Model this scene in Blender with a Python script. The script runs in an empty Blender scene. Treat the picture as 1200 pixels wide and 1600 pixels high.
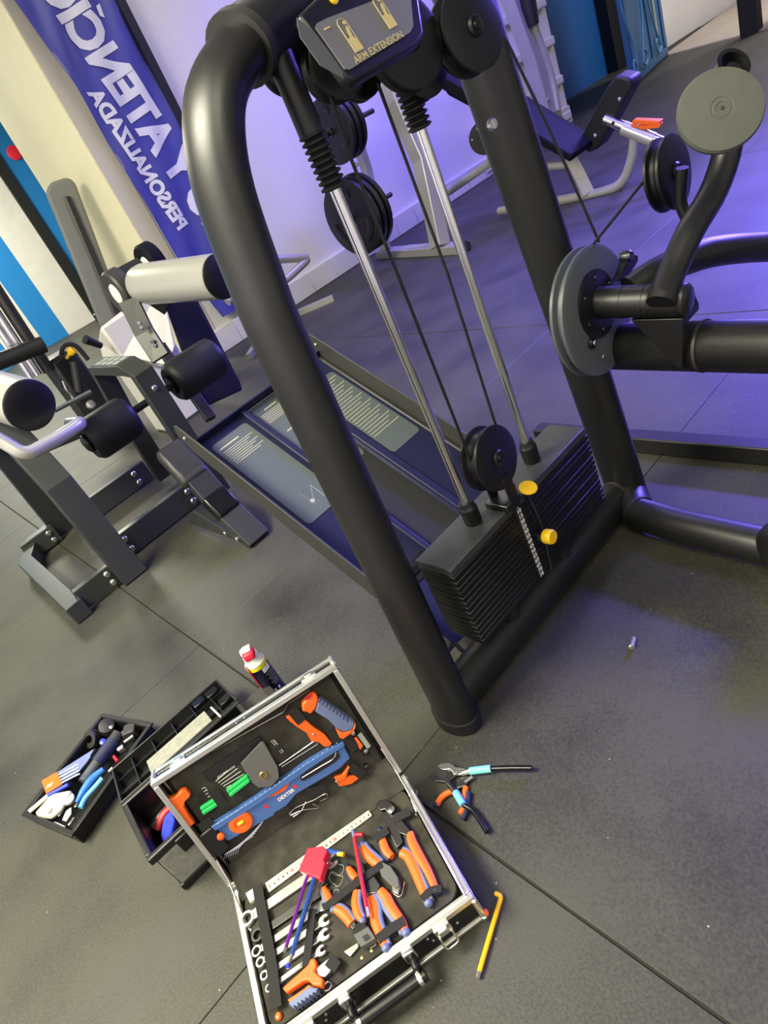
import bpy, bmesh, math, random
from mathutils import Vector as V, Matrix
random.seed(11)
sc = bpy.context.scene
C = bpy.context.collection

# ------------------------------------------------------------------ camera
# rows: world X, Y, Z expressed in image axes (right, down, forward)
CAM = Matrix(((0.65632756, -0.614841, 0.43726957),
              (-0.64653864, -0.15961825, 0.74599585),
              (-0.38887263, -0.77232931, -0.50228032)))
FPX, EYE = 1013.836, V((0, 0, 1.3))
cd = bpy.data.cameras.new('camera'); cam = bpy.data.objects.new('camera', cd); C.objects.link(cam)
cd.sensor_fit = 'VERTICAL'; cd.sensor_height = 36; cd.lens = FPX / 1600 * 36; cd.clip_start = .02
ax, ay, az = CAM @ V((1, 0, 0)), CAM @ V((0, -1, 0)), CAM @ V((0, 0, -1))
M = Matrix((ax, ay, az)).transposed().to_4x4(); M.translation = EYE
cam.matrix_world = M
sc.camera = cam

# ------------------------------------------------------------------ world, lamps, exposure
w = bpy.data.worlds.new('room_world'); sc.world = w; w.use_nodes = True
w.node_tree.nodes['Background'].inputs[0].default_value = (.75, .78, .85, 1)
w.node_tree.nodes['Background'].inputs[1].default_value = .05
sc.view_settings.view_transform = 'Standard'; sc.view_settings.look = 'None'
sc.view_settings.gamma = 1; sc.view_settings.use_curve_mapping = False
sc.view_settings.exposure = .18
def area(name, loc, target, size, col, power):
    l = bpy.data.lights.new(name, 'AREA'); l.shape = 'RECTANGLE'; l.size, l.size_y = size
    l.color = col; l.energy = power
    o = bpy.data.objects.new(name, l); C.objects.link(o); o.location = loc
    o.rotation_euler = (V(target) - V(loc)).to_track_quat('-Z', 'Y').to_euler()
    return o
WARM = (1, .955, .74)
area('ceiling_lamp_light', (-1.7, 2.2, 3.9), (-1.7, 2.2, 0), (1.2, 2.4), WARM, 460)
area('ceiling_lamp_light', (-.9, -1.2, 3.9), (-.9, -1.2, 0), (1.2, 2.4), WARM, 80)
area('ceiling_lamp_light', (1.6, 11.2, 3.9), (1.6, 11.2, 0), (1.2, 2.4), WARM, 520)
area('ceiling_lamp_light', (12.6, 3.2, 3.9), (12.6, 3.2, 0), (1.2, 2.4), (1, .93, .86), 200)
BLUE = (.17, .12, 1)
area('led_panel_light', (8.78, 1.2, 2.9), (3.6, 1.3, .2), (2.4, .6), BLUE, 350).data.spread = 1.1
area('led_panel_light', (4.4, 1.1, 3.9), (4.4, 1.1, 0), (1.7, .9), BLUE, 105).data.spread = 1.35  # added overhead source, unseen, puts more purple on the floor
area('led_panel_light', (5.6, 3.9, 3.9), (5.6, 4.6, 0), (1.7, .9), BLUE, 210).data.spread = 2.1  # added unseen wash that turns the back wall lavender
area('ceiling_lamp_light', (3.6, 3.6, 3.9), (3.6, 3.6, 0), (1.2, 2.4), (1, .96, .9), 25)  # added white fill, unseen, lightens the back wall

# ------------------------------------------------------------------ pixel -> point on a known plane
def ray(u, v): return CAM @ V(((u - 600) / FPX, (v - 800) / FPX, 1))
def pp(u, v, o, n):
    d = ray(u, v); n = V(n); return EYE + d * ((V(o) - EYE).dot(n) / d.dot(n))
def pz(u, v, z=0.): return pp(u, v, (0, 0, z), (0, 0, 1))
def py(u, v, y): return pp(u, v, (0, y, 0), (0, 1, 0))
def px(u, v, x): return pp(u, v, (x, 0, 0), (1, 0, 0))

# ------------------------------------------------------------------ materials
def lin(c):
    return tuple((x / 12.92 if x <= .04045 else ((x + .055) / 1.055) ** 2.4) for x in (v / 255 for v in c)) + (1,)
MAT = {}
def mat(name, rgb, rough=.5, metal=0., spec=.5, var=0., scale=30., bump=0., bscale=200., coat=0., trans=0.):
    m = bpy.data.materials.new(name); m.use_nodes = True; MAT[name] = m
    nt = m.node_tree; N = nt.nodes; L = nt.links; b = N['Principled BSDF']
    c = lin(rgb)
    b.inputs['Base Color'].default_value = c; b.inputs['Roughness'].default_value = rough
    b.inputs['Metallic'].default_value = metal; b.inputs['Specular IOR Level'].default_value = spec
    if coat: b.inputs['Coat Weight'].default_value = coat; b.inputs['Coat Roughness'].default_value = .1
    if trans: b.inputs['Transmission Weight'].default_value = trans
    tc = N.new('ShaderNodeTexCoord')
    if var:
        n = N.new('ShaderNodeTexNoise'); n.inputs['Scale'].default_value = scale; n.inputs['Detail'].default_value = 6
        r = N.new('ShaderNodeValToRGB')
        r.color_ramp.elements[0].position = .3; r.color_ramp.elements[1].position = .75
        r.color_ramp.elements[0].color = tuple(x * (1 - var) for x in c[:3]) + (1,)
        r.color_ramp.elements[1].color = tuple(min(1, x * (1 + var)) for x in c[:3]) + (1,)
        L.new(tc.outputs['Object'], n.inputs['Vector']); L.new(n.outputs['Fac'], r.inputs['Fac'])
        L.new(r.outputs['Color'], b.inputs['Base Color'])
    if bump:
        n2 = N.new('ShaderNodeTexNoise'); n2.inputs['Scale'].default_value = bscale; n2.inputs['Detail'].default_value = 4
        bp = N.new('ShaderNodeBump'); bp.inputs['Strength'].default_value = bump; bp.inputs['Distance'].default_value = .002
        L.new(tc.outputs['Object'], n2.inputs['Vector']); L.new(n2.outputs['Fac'], bp.inputs['Height'])
        L.new(bp.outputs['Normal'], b.inputs['Normal'])
    return m
mat('frame_black', (21, 21, 20), .41, .0, .6, .08, 12, .06, 900)
mat('black_plastic', (17, 17, 18), .4, 0, .5)
mat('black_gloss', (14, 14, 16), .25, 0, .5)
mat('black_matte', (26, 26, 28), .7)
mat('rubber', (18, 18, 20), .6)
mat('plate_black', (13, 13, 15), .40, 0, .45, .25, 40)
mat('plate_top', (52, 54, 56), .5, 0, .5, .2, 25)
mat('chrome', (238, 238, 234), .2, 1)
mat('steel', (205, 205, 200), .3, 1)
mat('dark_steel', (95, 95, 95), .35, 1)
mat('aluminium', (222, 222, 214), .3, .85, .5)
mat('silver_paint', (172, 172, 166), .33, .35)
mat('yellow', (240, 195, 20), .4)
mat('yellow_key', (236, 180, 30), .35)
mat('red', (225, 35, 60), .45)
mat('deep_red', (175, 25, 40), .45)
mat('orange', (240, 100, 25), .45)
mat('tool_blue', (100, 112, 150), .55)
mat('navy', (28, 34, 60), .55)
mat('level_blue', (70, 105, 165), .4)
mat('bright_blue', (40, 60, 200), .4)
mat('mid_blue', (45, 110, 185), .4)
mat('sky_blue', (110, 190, 225), .45)
mat('turquoise', (120, 215, 200), .45)
mat('purple', (150, 60, 185), .25, .6)
mat('key_blue', (70, 110, 205), .25, .6)
mat('green', (30, 190, 90), .4)
mat('white_print', (240, 240, 236), .6)
mat('cream_print', (176, 172, 146), .6)
mat('grey_print', (150, 155, 150), .6)
mat('dark_print', (40, 40, 40), .6)
mat('pale_plastic', (226, 224, 210), .5)
mat('clear_bag', (186, 184, 172), .3, 0, .5, .1, 60)
mat('ruler', (206, 204, 180), .4)
mat('foam', (60, 58, 52), .9, 0, .2, .4, 30, .3, 600)
mat('strap', (26, 25, 24), .85)
mat('leather_grey', (96, 96, 94), .6, 0, .4, .1, 40)
mat('case_panel', (22, 21, 21), .22, 0, .5)
mat('case_lining', (22, 22, 22), .7)
mat('leg_frame', (54, 57, 56), .38, .25, .5, .05, 8)
mat('pad_black', (22, 24, 27), .5, 0, .35, .05, 20, .1, 500)
mat('pad_navy', (10, 10, 22), .7, 0, .15)
mat('cover_blue', (22, 24, 56), .5, 0, .35)
mat('cover_edge', (48, 48, 46), .45)
mat('sticker_grey', (78, 86, 88), .5, 0, .4)
mat('sign_grey', (112, 113, 110), .5)
mat('sign_gold', (205, 190, 120), .45)
mat('disc_grey', (88, 90, 84), .6, 0, .3, .06, 30, .15, 400)
mat('cam_grey', (88, 94, 96), .42, .2, .5, .05, 20)
mat('bench_grey', (128, 130, 124), .6, 0, .4, .05, 10)
mat('white_paint', (198, 197, 190), .5)
mat('grey_plastic_top', (146, 146, 134), .55, 0, .4, .2, 60)
mat('wall_white', (214, 212, 214), .7, 0, .3, .04, 3, .1, 90)
mat('wall_grey', (196, 190, 182), .75, 0, .3, .05, 4, .1, 90)
mat('wall_cream', (244, 238, 204), .7, 0, .3, .03, 3)
mat('skirting_tile', (206, 206, 204), .35, 0, .5, .05, 6)
mat('ceiling_white', (220, 220, 218), .8)
mat('door_blue', (30, 92, 145), .45, 0, .5, .06, 6)
mat('panel_blue', (10, 86, 160), .5)
mat('strip_blue', (24, 118, 190), .5)
mat('iron_blue', (80, 150, 190), .4)
mat('wood_floor', (168, 158, 148), .6, 0, .4, .1, 6)
mat('banner', (70, 72, 160), .38, 0, .5, .08, 4)
mat('banner_text', (214, 214, 232), .55)
mat('pole_black', (24, 26, 30), .5)
mat('can_navy', (16, 22, 48), .3)
mat('can_yellow', (225, 215, 40), .35)
mat('brass', (190, 170, 110), .3, .9)
mat('lamp_glow', (255, 250, 240), .5)
def emis(name, rgb, s):
    m = bpy.data.materials.new(name); m.use_nodes = True; MAT[name] = m
    b = m.node_tree.nodes['Principled BSDF']; b.inputs['Base Color'].default_value = lin(rgb)
    b.inputs['Emission Color'].default_value = lin(rgb); b.inputs['Emission Strength'].default_value = s
emis('lamp_white', (255, 246, 226), 1.0); emis('lamp_blue', (90, 70, 255), 1.0)
def floor_mat():
    m = bpy.data.materials.new('rubber_floor'); m.use_nodes = True; MAT['rubber_floor'] = m
    nt = m.node_tree; N = nt.nodes; L = nt.links; b = N['Principled BSDF']
    tc = N.new('ShaderNodeTexCoord')
    def noise(s, d):
        n = N.new('ShaderNodeTexNoise'); n.inputs['Scale'].default_value = s; n.inputs['Detail'].default_value = d
        L.new(tc.outputs['Object'], n.inputs['Vector']); return n
    big, fine = noise(3.0, 12), noise(170, 5)
    mx = N.new('ShaderNodeMath'); mx.operation = 'MULTIPLY_ADD'; mx.inputs[1].default_value = .8
    L.new(fine.outputs['Fac'], mx.inputs[0]); L.new(big.outputs['Fac'], mx.inputs[2])
    r = N.new('ShaderNodeValToRGB'); e = r.color_ramp.elements
    e[0].position = .62; e[0].color = (.0140, .0139, .0104, 1); e[1].position = 1.0; e[1].color = (.0455, .0450, .0325, 1)
    L.new(mx.outputs[0], r.inputs['Fac'])
    # pale crumbs in the rubber
    vo = N.new('ShaderNodeTexVoronoi'); vo.inputs['Scale'].default_value = 26
    L.new(tc.outputs['Object'], vo.inputs['Vector'])
    lt = N.new('ShaderNodeMath'); lt.operation = 'LESS_THAN'; lt.inputs[1].default_value = .045
    L.new(vo.outputs['Distance'], lt.inputs[0])
    wn = N.new('ShaderNodeMath'); wn.operation = 'GREATER_THAN'; wn.inputs[1].default_value = .72
    sp = N.new('ShaderNodeSeparateColor'); L.new(vo.outputs['Color'], sp.inputs[0]); L.new(sp.outputs[0], wn.inputs[0])
    mu = N.new('ShaderNodeMath'); mu.operation = 'MULTIPLY'; L.new(lt.outputs[0], mu.inputs[0]); L.new(wn.outputs[0], mu.inputs[1])
    mi = N.new('ShaderNodeMix'); mi.data_type = 'RGBA'; mi.inputs['B'].default_value = (.3, .3, .27, 1)
    L.new(mu.outputs[0], mi.inputs['Factor']); L.new(r.outputs['Color'], mi.inputs['A']); L.new(mi.outputs['Result'], b.inputs['Base Color'])
    rr = N.new('ShaderNodeMapRange'); rr.inputs['To Min'].default_value = .5; rr.inputs['To Max'].default_value = .68
    L.new(big.outputs['Fac'], rr.inputs['Value']); L.new(rr.outputs['Result'], b.inputs['Roughness'])
    bp = N.new('ShaderNodeBump'); bp.inputs['Strength'].default_value = .35; bp.inputs['Distance'].default_value = .002
    L.new(fine.outputs['Fac'], bp.inputs['Height']); L.new(bp.outputs['Normal'], b.inputs['Normal'])
floor_mat()

# ------------------------------------------------------------------ builders
ORG = {}
def base_of(vs):
    xs, ys, zs = [p[0] for p in vs], [p[1] for p in vs], [p[2] for p in vs]
    return V(((min(xs) + max(xs)) / 2, (min(ys) + max(ys)) / 2, min(zs)))
def put(o, parent, org):
    C.objects.link(o); ORG[o] = org
    if parent is None: o.location = org
    else: o.parent = parent
    return o
def add(name, vs, fs, m, parent=None, smooth=0, bevel=0., seg=2):
    vs = [V(p) for p in vs]
    org = ORG[parent] if parent is not None else base_of(vs)
    me = bpy.data.meshes.new(name); me.from_pydata([p - org for p in vs], [], fs); me.update()
    bm = bmesh.new(); bm.from_mesh(me); bmesh.ops.recalc_face_normals(bm, faces=bm.faces[:])
    if bevel:
        ed = [e for e in bm.edges if len(e.link_faces) == 2 and e.calc_face_angle(0) > .6]
        for f in bm.faces: f.smooth = False
        for f in bmesh.ops.bevel(bm, geom=ed, offset=bevel, segments=seg, profile=.5, affect='EDGES', clamp_overlap=True)['faces']: f.smooth = True
    bm.to_mesh(me); bm.free()
    if smooth and not bevel:
        for p in me.polygons: p.use_smooth = True
        me.set_sharp_from_angle(angle=math.radians(smooth))
    me.materials.append(MAT[m])
    return put(bpy.data.objects.new(name, me), parent, org)
def thing(name, label, cat, loc, group=None):
    o = bpy.data.objects.new(name, None); o.empty_display_size = .05
    put(o, None, V(loc)); return tag(o, label, cat, group)
def tag(o, label, cat, group=None):
    o['label'] = label; o['category'] = cat
    if group: o['group'] = group
    return o
def struct(o): o['kind'] = 'structure'; return o
def lab(o, s): o['label'] = s; return o
X, Y, Z = V((1, 0, 0)), V((0, 1, 0)), V((0, 0, 1))
BF = [(0, 1, 3, 2), (4, 6, 7, 5), (0, 4, 5, 1), (2, 3, 7, 6), (0, 2, 6, 4), (1, 5, 7, 3)]
def obox(name, o, a, b, c, m, parent=None, bevel=0., seg=2):
    """box centred at o with half-axis vectors a, b, c"""
    o, a, b, c = V(o), V(a), V(b), V(c)
    vs = [o + a * i + b * j + c * k for i in (-1, 1) for j in (-1, 1) for k in (-1, 1)]
    return add(name, vs, BF, m, parent, bevel=bevel, seg=seg)
def box(name, lo, hi, m, parent=None, bevel=0., seg=2):
    lo, hi = V(lo), V(hi); h = (hi - lo) / 2
    return obox(name, (lo + hi) / 2, X * h.x, Y * h.y, Z * h.z, m, parent, bevel, seg)
def cat(pts, n=6):
    """smooth path through points"""
    pts = [V(p) for p in pts]
    if len(pts) < 3: return pts
    P = [pts[0] * 2 - pts[1]] + pts + [pts[-1] * 2 - pts[-2]]; out = []
    for i in range(1, len(P) - 2):
        a, b, c, d = P[i - 1:i + 3]
        for k in range(n):
            t = k / n
            out.append(.5 * (2 * b + (c - a) * t + (2 * a - 5 * b + 4 * c - d) * t * t + (3 * b - a - 3 * c + d) * t ** 3))
    return out + [pts[-1]]
def fil(pts, r, n=5):
    """polyline with rounded corners"""
    pts = [V(p) for p in pts]; out = [pts[0]]
    for i in range(1, len(pts) - 1):
        a, b, c = pts[i - 1], pts[i], pts[i + 1]
        d1, d2 = (a - b), (c - b); k = min(r, d1.length * .48, d2.length * .48)
        p, q = b + d1.normalized() * k, b + d2.normalized() * k
        for j in range(n + 1):
            t = j / n; out.append(p * (1 - t) ** 2 + b * 2 * t * (1 - t) + q * t * t)
    return out + [pts[-1]]
def tube_geo(pts, r, seg=12, ref=None, r2=None, cap=True, sq=False):
    pts = [V(p) for p in pts]; n = len(pts); vs, fs = [], []
    u = None
    for i, p in enumerate(pts):
        t = (pts[min(i + 1, n - 1)] - pts[max(i - 1, 0)]).normalized()
        if ref is not None: u = (V(ref) - t * V(ref).dot(t)).normalized()
        elif u is None: u = t.orthogonal().normalized()
        else: u = (u - t * u.dot(t)).normalized()
        w = t.cross(u)
        ra = r[i] if isinstance(r, (list, tuple)) else r
        rb = (r2[i] if isinstance(r2, (list, tuple)) else r2) if r2 is not None else ra
        if sq:
            for a, b in ((1, 1), (-1, 1), (-1, -1), (1, -1)): vs.append(p + u * rb * a + w * ra * b)
        else:
            for k in range(seg):
                a = 2 * math.pi * k / seg; vs.append(p + u * math.cos(a) * rb + w * math.sin(a) * ra)
    s = 4 if sq else seg
    for i in range(n - 1):
        for k in range(s):
            fs.append((i * s + k, i * s + (k + 1) % s, (i + 1) * s + (k + 1) % s, (i + 1) * s + k))
    if cap: fs += [tuple(range(s))[::-1], tuple(range((n - 1) * s, n * s))]
    return vs, fs
def tube(name, pts, r, m, parent=None, seg=12, ref=None, r2=None, cap=True, sq=False, bevel=0.):
    vs, fs = tube_geo(pts, r, seg, ref, r2, cap, sq)
    return add(name, vs, fs, m, parent, smooth=0 if sq and not bevel else 50, bevel=bevel)
def lathe_geo(prof, o, axis, seg=24, close=False):
    axis = V(axis).normalized(); u = axis.orthogonal().normalized(); w = axis.cross(u); o = V(o); vs, fs = [], []
    for r, h in prof:
        for k in range(seg):
            a = 2 * math.pi * k / seg; vs.append(o + axis * h + (u * math.cos(a) + w * math.sin(a)) * r)
    for i in range(len(prof) - 1):
        for k in range(seg):
            fs.append((i * seg + k, i * seg + (k + 1) % seg, (i + 1) * seg + (k + 1) % seg, (i + 1) * seg + k))
    if close:
        i = len(prof) - 1
        for k in range(seg): fs.append((i * seg + k, i * seg + (k + 1) % seg, (k + 1) % seg, k))
    else:
        fs += [tuple(range(seg))[::-1], tuple(range((len(prof) - 1) * seg, len(prof) * seg))]
    return vs, fs
def lathe(name, prof, o, axis, m, parent=None, seg=24, close=False, smooth=35):
    vs, fs = lathe_geo(prof, o, axis, seg, close); return add(name, vs, fs, m, parent, smooth=smooth)
def prism(name, poly, d, m, parent=None, bevel=0., smooth=0):
    """polygon (list of points) extruded by vector d"""
    poly = [V(p) for p in poly]; n = len(poly); d = V(d)
    vs = poly + [p + d for p in poly]
    fs = [tuple(range(n)), tuple(range(n, 2 * n))[::-1]] + [(i, (i + 1) % n, n + (i + 1) % n, n + i) for i in range(n)]
    return add(name, vs, fs, m, parent, bevel=bevel, smooth=smooth)
def merge(*geos):
    vs, fs = [], []
    for a, b in geos: k = len(vs); vs += a; fs += [tuple(i + k for i in f) for f in b]
    return vs, fs
def box_geo(o, a, b, c):
    o, a, b, c = V(o), V(a), V(b), V(c)
    return [o + a * i + b * j + c * k for i in (-1, 1) for j in (-1, 1) for k in (-1, 1)], BF
def bolt(p, n, r, parent, m='steel', name='bolt', h=None):
    h = h or r * .8
    return lathe(name, [(r, 0), (r, h * .5), (r * .75, h * .9), (r * .3, h)], p, n, m, parent, seg=10)
def text(name, body, o, xd, yd, size, m, parent, sx=1., bold=.0, lift=.0006, align='CENTER', warp=None, lead=1.):
    cu = bpy.data.curves.new('t', 'FONT'); cu.body = body; cu.size = 1; cu.align_x = align; cu.align_y = 'CENTER'
    cu.offset = bold; cu.space_line = lead; cu.resolution_u = 3
    ob = bpy.data.objects.new('t', cu); me = ob.to_mesh()
    o, xd, yd = V(o), V(xd).normalized(), V(yd).normalized()
    if warp:
        bm = bmesh.new(); bm.from_mesh(me)
        for _ in range(3): bmesh.ops.subdivide_edges(bm, edges=[e for e in bm.edges if e.calc_length() > .09], cuts=1, use_grid_fill=True)
        bmesh.ops.triangulate(bm, faces=bm.faces[:]); bm.to_mesh(me); bm.free()
    vs = [o + xd * (p.co.x * size * sx) + yd * (p.co.y * size) for p in me.vertices]
    if warp: vs = [warp(p) for p in vs]
    fs = [tuple(p.vertices) for p in me.polygons]
    ob.to_mesh_clear(); bpy.data.objects.remove(ob); bpy.data.curves.remove(cu)
    nrm = xd.cross(yd) * lift
    return add(name, [p + nrm for p in vs], fs, m, parent)
# ================================================================== the room
fl = struct(box('floor', (-3.4, -3, -.05), (14, 16.5, -.009), 'black_matte'))
XJ = [-3.4, -2.1, .297, 2.69, 5.08, 7.48, 9.2, 10.6, 12.2]
YJ = [-3, -1.25, -.1, 1.047, 2.123, 3.34, 4.75, 6.0, 7.2, 8.4, 9.6, 10.8, 12, 13.2, 14.4, 16.4]
for i in range(len(XJ) - 1):
    for j in range(len(YJ) - 1):
        x0, x1, y0, y1 = XJ[i], XJ[i + 1], YJ[j], YJ[j + 1]
        if x0 > 5 and y0 > 7: continue
        g = .0022
        dz = random.uniform(-.0012, 0) - (.0032 if x1 < .3 else 0)
        box('floor_mat', (x0 + g, y0 + .0006, -.009), (x1 - g, y1 - .0006, dz), 'rubber_floor', fl, bevel=.002, seg=1)
# corridor boards beyond the far doorway
wd = struct(add('floor_corridor', [(9.2, 1.6, .004), (11.72, 5.95, .004), (16.5, 6.4, .004), (16.5, 1.6, .004),
                                   (9.2, 1.6, -.03), (11.72, 5.95, -.03), (16.5, 6.4, -.03), (16.5, 1.6, -.03)],
                [(0, 1, 2, 3), (4, 5, 6, 7), (0, 1, 5, 4), (1, 2, 6, 5), (2, 3, 7, 6), (3, 0, 4, 7)], 'wood_floor'))
for k in range(6):
    y, y1 = 2.4 + k * .59, 2.4 + (k + 1) * .59 - .006
    xe = lambda q: 9.2 + (q - 1.6) * .579 + .03
    prism('floor_board', [(xe(y), y, .004), (xe(y1), y1, .004), (16.4, y1, .004), (16.4, y, .004)], Z * .008, 'wood_floor', wd)
wb = struct(box('wall_back', (2.43, 5.68, -.02), (8.63, 6.2, 4.1), 'wall_white'))
wg = struct(box('wall_front_strip', (2.425, 5.67, -.02), (2.60, 5.68, 4.1), 'wall_grey'))  # thin sheet on the wall front, warm light put into its grey
struct(box('wall_cream', (2.415, 5.685, -.02), (2.62, 7.06, 4.1), 'wall_cream'))  # end face of the back wall, warm light put into its cream colour
sk = struct(box('baseboard_back', (2.45, 5.655, 0), (8.62, 5.68, .205), 'wall_white'))
for k in range(19):
    x = 2.46 + k * .325
    box('skirting_tile', (x, 5.642, .004), (min(x + .321, 8.62), 5.656, .2), 'skirting_tile', sk, bevel=.003, seg=1)
for k, z in enumerate((.1, .52, .96, 1.37, 1.8, 2.2)):
    struct(box('trim_%d' % (k + 1), (6.7, 5.62, z - .05), (8.6, 5.68, z + .05), 'wall_white', bevel=.02, seg=3))
struct(box('wall_far', (-3.4, 14.0, -.02), (9, 14.2, 4.1), 'wall_cream'))
struct(box('wall_left', (-3.5, -3, -.02), (-3.4, 16.5, 4.1), 'wall_white'))
struct(box('wall_rear', (-3.5, -3.1, -.02), (14, -3, 4.1), 'wall_white'))
struct(box('wall_passage', (8.5, 6.2, -.02), (8.63, 14.0, 4.1), 'wall_white'))
struct(box('ceiling', (-3.5, -3.1, 4.05), (16.6, 16.5, 4.15), 'ceiling_white'))
struct(box('wall_corridor', (12.7, 6.35, -.02), (16.6, 6.5, 4.1), 'wall_white'))
struct(box('wall_corridor_end', (16.5, -3, -.02), (16.6, 6.5, 4.1), 'wall_white'))
struct(box('wall_right', (8.9, -3, -.02), (9.05, 2.4, 4.1), 'wall_white'))
# recessed blue wall, dark opening and the open blue door with its iron scrolls
struct(box('wall_recess_blue', (8.63, 7.1, -.02), (12.15, 7.25, 4.1), 'panel_blue'))
struct(box('wall_recess_dark', (12.15, 6.9, -.02), (12.62, 7.25, 4.1), 'pole_black'))
d0, d1 = V((9.66, 5.33, 0)), V((11.62, 5.8, 0)); dd = (d1 - d0).normalized(); dn = V((dd.y, -dd.x, 0))
dl = (d1 - d0).length
door = struct(obox('door_1', d0 + dd * dl / 2 + Z * 1.16, dd * dl / 2, dn * .03, Z * 1.15, 'door_blue', bevel=.006))
for a, b in ((.03, .10), (.52, .60), (.90, .97)):
    obox('stile', d0 + dd * dl * (a + b) / 2 + Z * 1.16 + dn * .036, dd * dl * (b - a) / 2, dn * .012, Z * 1.1, 'door_blue', door, bevel=.004)
for z0, z1 in ((.04, .14), (1.1, 1.2), (2.2, 2.3)):
    obox('rail', d0 + dd * dl * .5 + Z * (z0 + z1) / 2 + dn * .036, dd * dl * .47, dn * .010, Z * (z1 - z0) / 2, 'door_blue', door, bevel=.004)
obox('glass_slot', d0 + dd * dl * .76 + Z * 1.15 + dn * .034, dd * .05, dn * .008, Z * .9, 'grey_print', door, bevel=.004)
def scroll(cx, flip, z0):
    pts = []
    for k in range(26):
        t = k / 25
        a = t * 4.4; r = .05 + .12 * t
        pts.append((cx + flip * r * math.sin(a), z0 + .16 + r * math.cos(a) * .9))
    x, z = pts[-1]
    pts += [(cx + flip * .10, z0 + .5), (cx + flip * .22, z0 + 1.0), (cx, z0 + 1.5), (cx - flip * .2, z0 + 2.0)]
    return [d0 + dd * a + dn * .075 + Z * b for a, b in pts]
for cx, fl_ in ((.55, 1), (1.3, -1)):
    tube('iron_scroll', cat(scroll(cx, fl_, .12), 3), .014, 'iron_blue', door, seg=8)
tube('iron_scroll', cat([d0 + dd * (-.02) + dn * .09 + Z * .25, d0 - dd * .12 + dn * .1 + Z * .32, d0 - dd * .16 + dn * .1 + Z * .2, d0 - dd * .05 + dn * .1 + Z * .14,
                         d0 + dn * .1 + Z * .45, d0 - dd * .25 + dn * .1 + Z * .9, d0 - dd * .3 + dn * .1 + Z * 1.5, d0 - dd * .22 + dn * .1 + Z * 2.2], 5), .016, 'iron_blue', door, seg=8)
struct(box('trim_7', (10.66, 4.12, 0), (10.82, 4.34, 4.05), 'pole_black'))
tag(box('white_cabinet', (10.9, 3.2, .012), (11.5, 4.05, .75), 'white_paint', bevel=.02), 'white cabinet beyond the black door post at the far right', 'cabinet')
# far wall on the left: blue painted strips, black edging, pale curtain-like panel
def far(u0, v0, u1, v1, name, m, y=13.9, th=.06, z1=3.15):
    a, b = py(u0, v0, y), py(u1, v1, y)
    return box(name, (min(a.x, b.x), y - th, 0), (max(a.x, b.x), y, z1), m)
for k, (xa, xb, m, th) in enumerate(((4.42, 4.98, 'strip_blue', .05), (4.98, 5.05, 'pole_black', .09), (4.22, 4.42, 'pole_black', .10),
                                     (3.62, 4.22, 'skirting_tile', .07), (3.15, 3.62, 'strip_blue', .05), (2.5, 3.15, 'skirting_tile', .04), (-3.3, 2.5, 'strip_blue', .03))):
    struct(box('trim_%d' % (k + 8), (xa, 13.99 - th, 0), (xb, 13.999, 4.04), m, bevel=.004, seg=1))
rs = tag(lathe('red_sign', [(.12, 0), (.12, .02), (.1, .03)], (5.12 - .45, 13.93, 3.0), (0, -1, 0), 'red'), 'small red round sign on the blue strip at the far left', 'sign')

# ceiling lamps (out of the frame above, they light the room; one is an added wall fill)
for p, lb in (((-1.7, 2.2), 'left of the leg machine'), ((-.9, -1.2), 'behind the camera'), ((1.6, 11.2), 'over the far left room'), ((3.6, 3.6), 'added unseen as fill for the back wall'), ((12.6, 3.2), 'in the corridor')):
    t = thing('ceiling_lamp', 'white ceiling lamp panel ' + lb, 'lamp', (p[0], p[1], 3.92), 'white ceiling lamp panels')
    box('lamp_frame', (p[0] - .66, p[1] - 1.26, 3.93), (p[0] + .66, p[1] + 1.26, 4.05), 'white_paint', t)
    box('diffuser', (p[0] - .6, p[1] - 1.2, 3.92), (p[0] + .6, p[1] + 1.2, 3.935), 'lamp_white', t)
t = thing('led_panel', 'blue light panel fixed high on the right wall', 'lamp', (8.85, 1.2, 2.6), 'blue light panels')
box('lamp_frame', (8.83, -.05, 2.55), (8.9, 2.45, 3.25), 'pole_black', t)
box('diffuser', (8.80, .0, 2.6), (8.832, 2.4, 3.2), 'lamp_blue', t)
t = thing('led_panel', 'blue ceiling light panel added out of view to tint the floor', 'lamp', (4.4, 1.1, 3.92), 'blue light panels')
box('lamp_frame', (3.5, .6, 3.93), (5.3, 1.6, 4.05), 'pole_black', t)
box('diffuser', (3.56, .66, 3.92), (5.24, 1.54, 3.935), 'lamp_blue', t)
t = thing('led_panel', 'blue ceiling light panel added out of view to wash the back wall', 'lamp', (5.6, 3.9, 3.92), 'blue light panels')
box('lamp_frame', (4.7, 3.4, 3.93), (6.5, 4.4, 4.05), 'pole_black', t)
box('diffuser', (4.76, 3.46, 3.92), (6.44, 4.34, 3.935), 'lamp_blue', t)

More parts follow.
